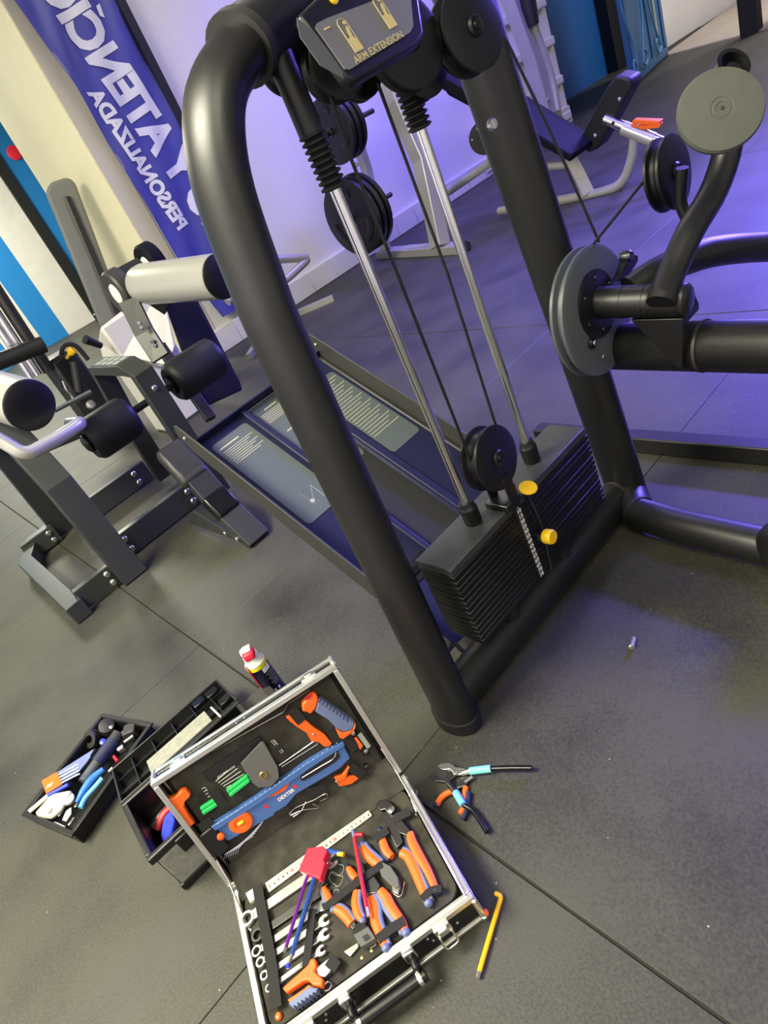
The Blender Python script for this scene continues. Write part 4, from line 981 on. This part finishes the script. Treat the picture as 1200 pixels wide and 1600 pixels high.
# orange spring clamp tool with ribbed slate grip
oc = thing('orange_clamp', 'orange and slate hand clamp with steel jaw in the front left corner', 'clamp', B(470, 1530, 0))
prism('body', P(B, ((446, 1548), (486, 1512), (490, 1502), (497, 1502), (500, 1514), (496, 1522), (510, 1534), (508, 1546), (494, 1544), (486, 1536), (478, 1538), (452, 1556)), .006), Z * .014, 'orange', oc, bevel=.003)
prism('lower_arm', P(B, ((453, 1566), (480, 1548), (486, 1542), (494, 1546), (480, 1556), (458, 1571)), .006), Z * .012, 'orange', oc, bevel=.002)
prism('ribbed_grip', P(B, ((455, 1572), (488, 1546), (502, 1548), (500, 1554), (464, 1580)), .006), Z * .013, 'tool_blue', oc, bevel=.002)
for i in range(7):
    f = i / 6; a_, b_ = B(459 + 36 * f, 1571 - 24 * f, .020), B(466 + 36 * f, 1580 - 24 * f, .020)
    tube('rib', [a_, b_], .0012, 'navy', oc, 6)
prism('steel_jaw', P(B, ((497, 1516), (506, 1508), (522, 1496), (526, 1506), (518, 1522), (510, 1530), (500, 1528)), .006), Z * .009, 'steel', oc, bevel=.0015)
lathe('jaw_rivet', [(.004, 0), (.003, .002), (.001, .0025)], B(514, 1510, .015), Z, 'brass', oc, 12)
tube('spring', cat(P(B, ((506, 1540), (512, 1534), (518, 1538), (514, 1546), (508, 1548)), .008), 3), .0012, 'chrome', oc, 6)
lathe('tip_cap', [(.006, 0), (.007, .004), (.005, .008), (.001, .009)], B(437, 1589, .0), Z, 'orange', tc_, 14)
prism('tag', P(B, ((424, 1556), (430, 1557), (431, 1568), (427, 1570)), .002), Z * .003, 'orange', tc_)

# ================================================================== tools on the lid board
hw = thing('hacksaw', 'mini hacksaw with orange and slate handle clipped in the lid', 'saw', LB(520, 1130, .0))
prism('handle_head', P(LB, ((470, 1094), (484, 1080), (492, 1078), (496, 1086), (492, 1100), (484, 1110), (476, 1106), (471, 1106)), .004), nL * .022, 'orange', hw, bevel=.004)
prism('thumb_hole', P(LB, ((474, 1092), (486, 1083), (489, 1087), (479, 1094)), .0265), nL * .001, 'deep_red', hw)
g_ = prism('slate_grip', P(LB, ((496, 1085), (504, 1088), (550, 1120), (552, 1126), (548, 1134), (534, 1138), (524, 1132), (510, 1118), (490, 1106)), .004), nL * .022, 'tool_blue', hw, bevel=.004)
for i in range(9):
    f = i / 8; tube('rib', [LB(502 + 42 * f, 1090 + 29 * f, .0265), LB(498 + 44 * f, 1098 + 30 * f, .0265)], .0012, 'navy', g_, 6)
prism('handle_foot', P(LB, ((522, 1132), (534, 1138), (548, 1134), (552, 1122), (553, 1130), (548, 1138), (534, 1148), (528, 1146)), .004), nL * .023, 'orange', hw, bevel=.003)
prism('trigger_arm', P(LB, ((446, 1118), (458, 1112), (462, 1120), (474, 1120), (488, 1132), (506, 1144), (518, 1158), (514, 1163), (506, 1164), (496, 1156), (486, 1156), (478, 1142), (462, 1132), (452, 1124)), .006), nL * .010, 'orange', hw, bevel=.0015)
bolt(LB(490, 1147, .016), nL, .003, hw)
tube('frame_wire', fil(P(LB, ((436, 1196), (492, 1157), (497, 1162), (440, 1198)), .006), .004), .0011, 'chrome', hw, 6)
tube('frame_wire', fil(P(LB, ((330, 1175), (444, 1112), (450, 1100), (484, 1078)), .010), .006), .0014, 'dark_steel', hw, 6)
hf = thing('saw_front', 'orange curved saw holder at the left end of the lid', 'tool part', LB(275, 1265, 0))
prism('body', P(LB, ((252, 1236), (268, 1242), (276, 1238), (284, 1229), (292, 1228), (299, 1235), (296, 1241), (290, 1246), (288, 1254), (296, 1268), (305, 1280), (300, 1284), (294, 1288), (280, 1274), (262, 1256)), .004), nL * .016, 'orange', hf, bevel=.003)
# green screwdriver bit packs
for pts, lb, n in ((((312, 1259), (334, 1245), (341, 1254), (318, 1269)), 'small green bit clip on the lid, left of the strap', 5), (((353, 1232), (386, 1207), (391, 1217), (360, 1241)), 'large green bit clip on the lid beside the grey flap', 6)):
    t = thing('bit_clip', lb, 'bit set', LB(*pts[0], 0), 'green bit clips')
    q = [LB(u, v, .003) for u, v in pts]
    prism('clip_body', [q[0], q[1], (q[1] + q[2]) / 2, (q[0] + q[3]) / 2], nL * .010, 'green', t, bevel=.002)
    prism('clip_body', [(q[0] + q[3]) / 2, (q[1] + q[2]) / 2, q[2], q[3]], nL * .013, 'green', t, bevel=.002)
for k in range(6):
    tube('saw_blade', [LB(337 + 4 * k, 1221 + 4.5 * k * .55, .003), LB(366 + 5 * k, 1196 + 4.5 * k, .003)], .0006, 'white_print', lbd, 6)
bp0, bp1 = LB(378, 1189, .0022), LB(327, 1222, .0022)
text('board_print', '4X12.5MMX24T', (bp0 + bp1) / 2, bp1 - bp0, LB(357, 1213, .0022) - LB(352, 1205, .0022), .0098, 'white_print', lbd, sx=.66, bold=.02, lift=0)
def comb(u0, v0, u1, v1, n, du, dv):
    vs, fs = merge(*[tube_geo([LB(u0 + (u1 - u0) * i / (n - 1), v0 + (v1 - v0) * i / (n - 1), .001), LB(u0 + (u1 - u0) * i / (n - 1) + du, v0 + (v1 - v0) * i / (n - 1) + dv, .001)], .0006, 6) for i in range(n)] +
                   [tube_geo([LB(u0, v0, .001), LB(u1, v1, .001)], .0006, 6)])
    o = add('bit_row', vs, fs, 'white_print', lbd); o['kind'] = 'stuff'
comb(320, 1230, 333, 1247, 5, -5, 3); comb(428, 1156, 443, 1174, 8, -5, 3)
# slotted rail above the bits
lbox('rail_slot', .085, .225, LH - .075, LH - .050, -.026, -.021, 'black_matte', lbd, .002)
# blue mitre level
ml = thing('torpedo_level', 'blue plastic spirit level with orange vial lying along the lid', 'spirit level', LB(440, 1235, 0))
hf_ = .014
prism('body', P(LB, ((332, 1290), (400, 1248), (480, 1192), (534, 1158), (546, 1180), (530, 1196), (500, 1214), (462, 1236), (440, 1262), (400, 1284), (358, 1308), (344, 1306)), .002), nL * hf_, 'level_blue', ml, bevel=.003)
prism('edge_rail', P(LB, ((330, 1284), (400, 1240), (478, 1186), (534, 1153), (537, 1159), (480, 1196), (402, 1250), (334, 1292)), .002), nL * (hf_ + .005), 'level_blue', ml, bevel=.0015)
prism('grip_slot', P(LB, ((470, 1212), (490, 1196), (520, 1174), (528, 1174), (531, 1182), (524, 1190), (492, 1210), (474, 1220), (469, 1218)), .0162), nL * .0012, 'black_matte', ml)
vz = LB(376, 1284, .016)
vr = lens(376, 1284, 19, 0, .016, LB)
vl = lathe('vial_ring', [(vr, 0), (vr, .002), (vr * .9, .0045), (vr * .55, .005), (vr * .5, .003), (vr * .02, .003)], vz, nL, 'orange', ml, 28)
lathe('vial', [(.0035, 0), (.0035, .012), (.003, .013)], vz + nL * .0045 - uD * .006, uD, 'can_yellow', vl, 12)
text('logo_lettering', 'DEXTER', LB(447, 1242, .0164), LB(462, 1232, 0) - LB(430, 1254, 0), dL, .0115, 'white_print', ml, bold=.03, sx=.95)
prism('logo_arrow', P(LB, ((408, 1250), (420, 1238), (440, 1228), (455, 1219), (446, 1234), (432, 1242)), .0165), nL * .0006, 'orange', ml)
for u, v in ((416, 1260), (461, 1229)): lathe('logo_dot', [(.0045, 0), (.0045, .0006)], LB(u, v, .0164), nL, 'red', ml, 12)
for i in range(26):
    f = i / 25; u, v = 340 + 186 * f, 1287 - 126 * f
    lathe('measure_hole', [(.0011, 0), (.0011, .0005)], LB(u, v, .0214), nL, 'white_print', ml, 6)
tube('hang_wire', cat(P(LB, ((472, 1215), (500, 1198), (520, 1186), (525, 1176), (522, 1172)), .020), 4), .0010, 'chrome', ml, 6)
# tape / clamp block at the lower left of the lid
tp_ = thing('tape_measure', 'black tape measure with orange button strapped at the lower left of the lid', 'tape measure', LB(330, 1305, 0))
prism('case', P(LB, ((310, 1300), (330, 1284), (346, 1296), (358, 1314), (350, 1326), (330, 1334), (318, 1322)), .003), nL * .02, 'black_plastic', tp_, bevel=.004)
lathe('button', [(.008, 0), (.008, .004), (.005, .006)], LB(345, 1306, .022), nL, 'orange', tp_, 16)
prism('scale_block', P(LB, ((310, 1312), (316, 1309), (338, 1334), (331, 1339)), .004), nL * .012, 'grey_print', tp_, bevel=.001)
# hex key fan
for k in range(7):
    u0, v0 = 350 + 3.5 * k, 1334 - 1.5 * k
    t = tag(tube('small_hex_key', fil([LB(u0, v0 + 8, .004), LB(u0 + 2, v0, .004), LB(396 + 3 * k, 1306 - 4.5 * k, .004)], .003), .0011, 'chrome', None, 6),
            'small chrome hex key, %s in the fan under the blue level' % ('first from the tape measure', 'second from the tape measure', 'third from the tape measure', 'middle one', 'third from the level', 'second from the level', 'nearest the level')[k], 'hex key', 'small hex keys in the lid')
# orange folding knife
kf = thing('box_cutter', 'small orange cutter with opened blade arm at the right of the lid', 'cutter', LB(540, 1210, 0))
prism('lower_arm', P(LB, ((524, 1218), (532, 1212), (556, 1208), (560, 1213), (548, 1222), (530, 1226)), .004), nL * .010, 'orange', kf, bevel=.002)
prism('upper_arm', P(LB, ((521, 1212), (534, 1208), (544, 1194), (546, 1196), (538, 1214), (526, 1220)), .006), nL * .010, 'orange', kf, bevel=.0015)
bolt(LB(526, 1221, .016), nL, .003, kf)
# tweezers / wire tools
tw = thing('wire_tweezers', 'thin steel wire tweezers below the blue level', 'tweezers', LB(485, 1265, 0))
for pts in (((452, 1272), (462, 1262), (490, 1250), (508, 1240), (512, 1246), (500, 1252)), ((454, 1274), (472, 1266), (500, 1262), (488, 1256)), ((458, 1276), (470, 1268), (478, 1252))):
    tube('wire', cat(P(LB, pts, .006), 3), .0012, 'chrome', tw, 6)
sc_ = thing('screw_driver', 'black and blue stub handle at the right edge of the lid', 'screwdriver', LB(560, 1165, 0))
tube('handle', P(LB, ((550, 1142), (572, 1178)), .010), .008, 'black_plastic', sc_, 12)
prism('ribbed_plate', P(LB, ((558, 1148), (564, 1143), (579, 1164), (573, 1169)), .014), nL * .006, 'grey_print', sc_, bevel=.001)
prism('orange_button', P(LB, ((553, 1152), (557, 1151), (567, 1164), (562, 1171), (559, 1162)), .018), nL * .004, 'orange', sc_, bevel=.001)
for u, v in ((551, 1144), (571, 1172)): lathe('end_nut', [(.005, 0), (.005, .006), (.003, .007)], LB(u, v, .012), nL, 'steel', sc_, 8)
lathe('round_nut', [(.006, 0), (.006, .008), (.003, .009)], LB(572, 1196, .006), nL, 'dark_steel', tc_, 12)
# ================================================================== black plastic toolbox behind the case
aT = V((.996, -.087, 0)).normalized(); bT = V((.087, .996, 0)).normalized()
T0 = V((-.198, 1.325, 0))
def Q(a, b, c=0.): return T0 + aT * a + bT * b + Z * c
TW, TD, TH = .38, .235, .15
tbx = thing('plastic_toolbox', 'open black plastic toolbox with grey front standing behind the tool case', 'toolbox', Q(TW / 2, TD / 2))
def qbox(name, a0, a1, b0, b1, c0, c1, m, parent=tbx, bevel=.003):
    return obox(name, Q((a0 + a1) / 2, (b0 + b1) / 2, (c0 + c1) / 2), aT * (a1 - a0) / 2, bT * (b1 - b0) / 2, Z * (c1 - c0) / 2, m, parent, bevel)
w_ = .004
qbox('box_floor', .012, TW - .012, .012, TD - .012, .002, .010, 'black_plastic')
for nm, a0, a1, b0, b1 in (('front_wall', .010, TW - .010, .010, .016), ('back_wall', .010, TW - .010, TD - .016, TD - .010), ('end_wall', .010, .016, .016, TD - .016), ('end_wall', TW - .016, TW - .010, .016, TD - .016)):
    qbox(nm, a0, a1, b0, b1, .006, TH - .002, 'black_plastic')
for a0, a1, b0, b1 in ((.0, TW, .0, .016), (.0, TW, TD - .016, TD), (.0, .016, .016, TD - .016), (TW - .016, TW, .016, TD - .016)):
    qbox('rim', a0, a1, b0, b1, TH - .022, TH, 'frame_black', bevel=.004)
qbox('front_plate', .014, TW - .014, .002, .011, .022, TH - .024, 'grey_plastic_top')
qbox('bottom_band', .006, TW - .006, .002, TD - .004, .0, .020, 'black_plastic')
for a in (.085, .30): qbox('clasp', a - .018, a + .018, -.007, .004, TH - .055, TH - .008, 'black_plastic', bevel=.003)
# lid folded right back
lh = Q(0, TD + .004, TH - .006); lt_ = (bT * .245 - Z * .066).normalized(); lnn = aT.cross(lt_).normalized()
def LQ(a, s, n=0.): return lh + aT * a + lt_ * s + lnn * n
def lqbox(name, a0, a1, s0, s1, n0, n1, m, parent, bevel=.002):
    return obox(name, LQ((a0 + a1) / 2, (s0 + s1) / 2, (n0 + n1) / 2), aT * (a1 - a0) / 2, lt_ * (s1 - s0) / 2, lnn * (n1 - n0) / 2, m, parent, bevel)
LS = .245
ld = lqbox('lid_shell', .004, TW - .004, .002, LS, -.034, -.030, 'black_plastic', tbx)
for a0, a1, s0, s1 in ((.0, TW, .0, .006), (.0, TW, LS - .006, LS), (.0, .006, .006, LS - .006), (TW - .006, TW, .006, LS - .006)):
    lqbox('lid_wall', a0, a1, s0, s1, -.034, .004, 'frame_black', ld)
for a in (.06, .13, .20, .27, .33): lqbox('lid_rib', a - .0015, a + .0015, .006, LS - .006, -.03, -.006, 'black_plastic', ld, 0)
for s in (.07, .17): lqbox('lid_rib', .006, TW - .006, s - .0015, s + .0015, -.03, -.010, 'black_plastic', ld, 0)
lqbox('lid_tray_plate', .095, .295, .03, .125, -.010, -.004, 'grey_plastic_top', ld, .002)
for a, s in ((.345, .20), (.36, .08), (.30, .21)): lqbox('lid_block', a - .022, a + .018, s - .02, s + .025, -.03, .0, 'black_gloss', ld, .004)
tube('lid_stay', [LQ(.315, .10, -.002), Q(.318, TD - .02, TH + .01)], .003, 'pale_plastic', tbx, 8)
# things inside the box
def inbox(fn, *a): return fn(*a)
rg = tag(tube('red_grip', cat([Q(.03, .165, .06), Q(.07, .175, .075), Q(.13, .17, .07)], 4), .012, 'deep_red', None, 12), 'dark red tool grip lying in the black toolbox', 'tool')
bg = thing('blue_cutter', 'bright blue plastic pipe cutter inside the black toolbox', 'tool', Q(.07, .09, .012))
prism('jaw', [Q(.03, .08, .07), Q(.035, .115, .07), Q(.06, .15, .075), (Q(.085, .155, .075)), Q(.08, .12, .07), Q(.05, .085, .065)], Z * .014, 'bright_blue', bg, bevel=.003)
prism('body', [Q(.028, .03, .06), Q(.03, .075, .06), Q(.055, .08, .06), Q(.12, .06, .06), Q(.12, .02, .06)], Z * .014, 'bright_blue', bg, bevel=.003)
text('lettering', 'BAZ', Q(.085, .062, .0742), aT, bT, .026, 'white_print', bg, bold=.02)
tube('pivot_ring', cat([Q(.05 + .012 * math.cos(k), .055 + .012 * math.sin(k), .075) for k in (0, 1, 2, 3, 4, 5, 6.28)], 3), .0025, 'level_blue', bg, 6)
tag(tube('scraper', [Q(.085, .02, .085), Q(.15, .035, .09)], .009, 'orange', None, 12), 'orange tool handle poking up inside the black toolbox', 'tool')
tag(tube('silver_socket', [Q(.02, .21, .04), Q(.10, .205, .05)], .022, 'dark_steel', None, 16), 'dull steel cylinder at the back of the black toolbox', 'tool')
# clear organiser box behind the case
ob_ = thing('organiser_box', 'clear smoky organiser box peeping out behind the case lid', 'organiser', Q(.44, .25))
obox('shell', Q(.425, .20, .035), aT * .05, bT * .10, Z * .035, 'black_gloss', ob_, bevel=.008)
obox('lid', Q(.425, .20, .075), aT * .051, bT * .101, Z * .005, 'cover_edge', ob_, bevel=.003)

# ================================================================== loose tray with small tools
c00, c10, c01, c11 = pz(38, 1272, .05), pz(112, 1303, .05), pz(160, 1118, .05), pz(235, 1132, .05)
def R(s, t, z=.0):
    p = c00.lerp(c01, s).lerp(c10.lerp(c11, s), t); p.z = z; return p
tr_ = thing('tool_tray', 'black plastic tool tray full of small tools left of the toolbox', 'tray', R(.5, .5))
def slab(name, s0, s1, t0, t1, z0, z1, m, parent, sh=0.):
    a, b, c, d = R(s0, t0), R(s1, t0), R(s1, t1), R(s0, t1)
    vs = [p + Z * z0 for p in (a, b, c, d)] + [p + Z * z1 for p in (a, b, c, d)]
    return add(name, vs, [(3, 2, 1, 0), (4, 5, 6, 7), (0, 1, 5, 4), (1, 2, 6, 5), (2, 3, 7, 6), (3, 0, 4, 7)], m, parent, bevel=.0015)
slab('tray_floor', .03, .97, .04, .96, .0, .006, 'black_plastic', tr_)
for s0, s1, t0, t1 in ((.0, .025, .0, 1), (.975, 1, .0, 1), (.025, .975, .0, .035), (.025, .975, .965, 1)):
    slab('tray_wall', s0, s1, t0, t1, .0, .048, 'black_plastic', tr_)
for s0, s1, t0, t1 in ((-.02, .02, -.03, 1.03), (.98, 1.02, -.03, 1.03), (.02, .98, -.03, .03), (.02, .98, .97, 1.03)):
    slab('tray_rim', s0, s1, t0, t1, .046, .053, 'frame_black', tr_)
def tz(u, v, z): return pz(u, v, z)
tg_ = 'small tools in the tray'
o = thing('torch', 'grey and black cylindrical torch lying in the tray', 'torch', tz(160, 1180, .006), tg_)
tube('barrel', [tz(130, 1222, .036), tz(152, 1192, .036)], .017, 'cam_grey', o, 16)
tube('sleeve', [tz(152, 1192, .037), tz(178, 1158, .040)], .022, 'navy', o, 18)
tube('head', [tz(178, 1158, .040), tz(186, 1146, .042)], .020, 'cover_edge', o, 18)
o = thing('hammer', 'black round hammer head knob at the back of the tray', 'tool', tz(168, 1134, .006), tg_)
lathe('head', [(.018, -.02), (.027, -.014), (.029, 0), (.025, .016), (.012, .02)], tz(168, 1136, .038), V((.1, -.5, .8)), 'rubber', o, 20)
lathe('socket', [(.005, 0), (.006, .003), (.003, .004)], tz(174, 1136, .058), V((.1, -.5, .8)), 'steel', o, 10)
o = thing('tape_roll', 'roll of black tape standing in the tray', 'tape', tz(146, 1156, .006), tg_)
vs, fs = lathe_geo([(.013, -.012), (.028, -.012), (.029, 0), (.028, .012), (.013, .012)], tz(144, 1154, .036), V((-.6, -.35, .7)), 24, close=True)
add('roll', vs, fs, 'rubber', o, smooth=40)
o = tag(lathe('bottle_cap', [(.011, 0), (.012, .006), (.010, .014), (.004, .016)], tz(163, 1161, .030), V((0, -.4, .9)), 'bright_blue', None, 14), 'small bright blue cap beside the tape roll in the tray', 'cap')
o = thing('drill_bit_pack', 'orange and violet pack of masonry drill bits leaning on the tray edge', 'drill bits', tz(105, 1215, .03), tg_)
prism('card', [tz(66, 1222, .066), tz(90, 1208, .066), tz(148, 1171, .060), (tz(146, 1180, .058)), tz(120, 1212, .060), tz(98, 1226, .063), tz(73, 1240, .066)], Z * .004, 'tool_blue', o, bevel=.001)
prism('orange_end', [tz(66, 1221, .071), tz(90, 1207, .071), tz(98, 1226, .069), tz(73, 1241, .071)], Z * .004, 'orange', o, bevel=.001)
for k in range(4): tube('drill_bit', [tz(91 + 2 * k, 1211 + 4 * k, .072), tz(122 + 1 * k, 1196 + 5 * k - 2, .066)], .0022, 'chrome', o, 8)
for k in range(3): obox('print', tz(74 + 3.4 * k, 1229 - 2 * k, .0756), V((.004, .004, 0)), V((-.0015, .0015, 0)), Z * .0003, 'white_print', o)
o = tag(tube('black_ruler', [tz(112, 1222, .05), tz(152, 1172, .056)], .008, 'black_gloss', None, 4, sq=True, ref=Z), 'slim black plastic sleeve beside the torch in the tray', 'sleeve')
o = thing('utility_pen', 'blue and white marker pen across the tray corner', 'pen', tz(80, 1250, .05), tg_)
tube('blue_barrel', [tz(75, 1243, .066), tz(107, 1226, .066)], .006, 'bright_blue', o, 12)
tube('white_barrel', [tz(46, 1268, .064), tz(75, 1243, .066)], .0062, 'pale_plastic', o, 12)
o = thing('parts_bag', 'clear plastic bag of small parts in the tray', 'bag', tz(82, 1262, .01), tg_)
vs, fs = [], []
cc = [tz(58, 1274, .035), tz(84, 1244, .052), tz(116, 1238, .052), tz(100, 1268, .04), tz(84, 1282, .032), tz(64, 1280, .03)]
ctr = sum(cc, V()) / 6
prism('bag', [p for p in cc], Z * .016, 'clear_bag', o, bevel=.007)
for k in range(3): lathe('ring', [(.006, 0), (.010, .001), (.010, .003), (.006, .004)], tz(76 + 6 * k, 1266 - 7 * k, .056), V((.2 * k, -.2, 1)), 'pale_plastic', o, 14)
o = tag(lathe('white_roll', [(.006, 0), (.017, .0), (.018, .006), (.017, .012), (.006, .012)], tz(108, 1250, .046), V((.1, -.4, .9)), 'pale_plastic', None, 20), 'small roll of white thread tape in the tray', 'tape')
o = thing('blue_pliers', 'blue handled pliers along the near edge of the tray', 'pliers', tz(140, 1230, .006), tg_)
tube('handle', cat([tz(120, 1254, .046), tz(132, 1234, .048), tz(146, 1216, .050), tz(162, 1202, .050)], 4), [.006, .007, .009, .011, .012, .013, .0135, .0135, .013, .012, .011, .010, .009], 'mid_blue', o, 12)
tube('handle', cat([tz(126, 1262, .042), tz(134, 1246, .044), tz(150, 1228, .046), tz(160, 1216, .048)], 4), .0075, 'sky_blue', o, 12)
lathe('pivot', [(.008, 0), (.007, .006), (.002, .008)], tz(120, 1260, .045), Z, 'dark_steel', o, 12)
o = tag(prism('key_tag', [tz(98, 1282, .05), tz(104, 1268, .052), tz(112, 1262, .052), tz(112, 1272, .052), tz(104, 1284, .05)], Z * .003, 'pale_plastic', None, bevel=.001), 'pale oval plastic tag in the near corner of the tray', 'tag')
for k, (u, v, u2, v2, m) in enumerate(((86, 1286, 102, 1294, 'chrome'), (92, 1276, 98, 1268, 'dark_steel'), (108, 1290, 116, 1278, 'steel'), (178, 1182, 184, 1190, 'deep_red'), (190, 1150, 200, 1140, 'steel'), (196, 1160, 210, 1150, 'dark_steel'), (172, 1206, 178, 1200, 'dark_steel'), (186, 1172, 194, 1166, 'steel'))):
    nm = ('chrome rod at the near end', 'dark bit beside the bag', 'steel bit at the near corner', 'red capped bit beside the torch', 'steel socket at the back', 'dark socket at the back right', 'dark socket by the blue pliers', 'steel socket halfway along the right side')[k]
    tag(tube('loose_bit', [tz(u, v, .034), tz(u2, v2, .036)], .005 if k < 4 else .010, m, None, 12), 'small ' + nm + ' of the tool tray', 'tool bit', 'loose bits in the tray')
tag(obox('black_block', tz(205, 1142, .034), V((.018, -.012, 0)), V((.012, .018, 0)), Z * .016, 'cover_edge', None, bevel=.004), 'grey rectangular block in the back right corner of the tray', 'block')

# ================================================================== spray can
cn_ = thing('spray_can', 'navy lubricant spray can with red cap standing behind the case lid', 'spray can', (.312, 1.585, 0))
O_ = V((.312, 1.585, 0)); cr_ = .0315
lathe('can_body', [(cr_ * .95, 0), (cr_, .003), (cr_, .150)], O_, Z, 'can_navy', cn_, 32)
lathe('yellow_band', [(cr_ + .0003, .147), (cr_ + .0003, .157), (cr_ * .97, .160)], O_, Z, 'can_yellow', cn_, 32)
lathe('can_dome', [(cr_ * .98, .159), (cr_ * 1.02, .162), (cr_ * .9, .168), (cr_ * .75, .178), (cr_ * .72, .190)], O_, Z, 'pale_plastic', cn_, 32)
nz = O_ + Z * .186
dc_ = V((-.45, -.85, 0)).normalized(); de = V((dc_.y, -dc_.x, 0))
prism('red_cap', [nz + dc_ * .026 + de * q for q in (-.016, .016)] + [nz + de * .020 + Z * .0 - dc_ * .004, nz - de * .020 - dc_ * .004], Z * .022 - dc_ * .006, 'red', cn_, bevel=.006)
obox('nozzle_top', nz + Z * .024 - dc_ * .004, dc_ * .014, de * .013, Z * .004, 'pale_plastic', cn_, bevel=.003)
tube('nozzle', [nz + de * .008 + Z * .02 - dc_ * .01, nz - dc_ * .03 + de * .012 + Z * .012], .006, 'steel', cn_, 12)
lathe('collar', [(.012, 0), (.014, .004), (.012, .016)], nz - dc_ * .018 + de * .014, Z, 'white_print', cn_, 16)
tube('straw', [O_ + dc_ * .026 + de * .022 + Z * .178, O_ + dc_ * .026 + de * .022 + Z * .03], .0018, 'red', cn_, 8)
def wrap(name, a0, a1, z0, z1, m, off=.0006):
    vs, fs = [], []; n = 8
    for i in range(n + 1):
        a = a0 + (a1 - a0) * i / n; d = dc_ * math.cos(a) + de * math.sin(a)
        vs += [O_ + d * (cr_ + off) + Z * z0, O_ + d * (cr_ + off) + Z * z1]
        if i: k = 2 * i; fs.append((k - 2, k, k + 1, k - 1))
    return add(name, vs, fs, m, cn_, smooth=60)
wrap('white_label', -1.25, -.35, .128, .146, 'white_print')
for i in range(6): wrap('label_line', -1.2, -.4 - .15 * (i % 2), .118 - .009 * i, .121 - .009 * i, 'grey_print')
wrap('yellow_shield', 1.2, 2.0, .085, .135, 'can_yellow')
for k in (-.75, -.3): wrap('white_symbol', k - .1, k + .1, .050, .060, 'white_print')

# ================================================================== loose tools on the floor
ct = thing('cable_cutter', 'cable cutter with turquoise and black handles lying right of the case', 'cable cutter', pz(715, 1212, 0))
h = .016
prism('upper_jaw', [pz(u, v, h) for u, v in ((685, 1199), (690, 1195), (702, 1193), (710, 1197), (712, 1200), (730, 1203), (734, 1208), (722, 1212), (712, 1212), (704, 1204), (696, 1205), (690, 1204))], Z * .006, 'steel', ct, bevel=.0015)
prism('lower_jaw', [pz(u, v, h - .005) for u, v in ((673, 1211), (676, 1212), (684, 1217), (696, 1216), (700, 1206), (708, 1200), (718, 1204), (714, 1214), (704, 1222), (712, 1232), (716, 1236), (708, 1238), (696, 1224), (682, 1223), (675, 1218))], Z * .006, 'dark_steel', ct, bevel=.0015)
lathe('pivot', [(.006, 0), (.006, .003), (.002, .004)], pz(712, 1208, h + .006), Z, 'steel', ct, 14)
def fl2(name, pts, r, m, par, z=.012, r2=None): return tube(name, cat([pz(u, v, z) for u, v in pts], 5), r, m, par, 12)
tube('handle_sleeve', [pz(734, 1205, .016), pz(767, 1201, .016)], .0085, 'turquoise', ct, 14)
fl2('handle', ((766, 1201), (800, 1200), (831, 1200)), .0062, 'black_gloss', ct, .014)
tube('handle_sleeve', [pz(712, 1238, .016), pz(724, 1258, .016)], .0085, 'sky_blue', ct, 14)
fl2('handle', ((723, 1257), (738, 1266), (750, 1282), (761, 1300)), .0062, 'black_gloss', ct, .012)
tube('shank', [pz(702, 1226, .014), pz(713, 1240, .014)], .007, 'dark_steel', ct, 10)
tube('shank', [pz(722, 1208, .016), pz(736, 1204, .016)], .007, 'steel', ct, 10)
np_ = thing('end_nippers', 'small orange and navy nippers under the cable cutter', 'pliers', pz(715, 1240, 0))
fl2('handle', ((713, 1236), (702, 1238), (690, 1246), (682, 1258)), .0068, 'orange', np_, .008)
fl2('handle_tip', ((683, 1256), (680, 1261)), .007, 'navy', np_, .008)
fl2('handle', ((728, 1230), (726, 1244), (724, 1262), (720, 1272)), .0068, 'orange', np_, .006)
fl2('handle_edge', ((732, 1238), (731, 1254), (728, 1270), (722, 1280)), .0062, 'navy', np_, .007)
prism('head', [pz(u, v, .002) for u, v in ((714, 1220), (722, 1214), (734, 1216), (736, 1222), (728, 1232), (716, 1236))], Z * .010, 'dark_steel', np_, bevel=.002)
tube('spring', [pz(726, 1222, .012), pz(738, 1214, .010)], .004, 'steel', np_, 10)
yk = thing('yellow_hex_key', 'yellow coated hex key lying on the floor right of the case', 'hex key', pz(763, 1460, 0))
tube('shaft', fil([pz(774, 1396, .005), pz(784, 1400, .005), pz(780, 1412, .005), pz(749, 1518, .005)], .008), .0048, 'yellow_key', yk, 8)
tube('tip', [pz(749, 1518, .005), pz(746, 1528, .005)], .0042, 'steel', yk, 6)
sb = thing('small_bolt', 'tiny bright steel bolt lying on the floor right of the machine', 'bolt', pz(989, 1006, 0))
lathe('bolt_head', [(.007, 0), (.008, .004), (.006, .008)], pz(988, 1012, .008), V((.5, .85, .0)), 'aluminium', sb, 10)
tube('bolt_shank', [pz(988, 1008, .007), pz(991, 997, .007)], .0058, 'aluminium', sb, 10)
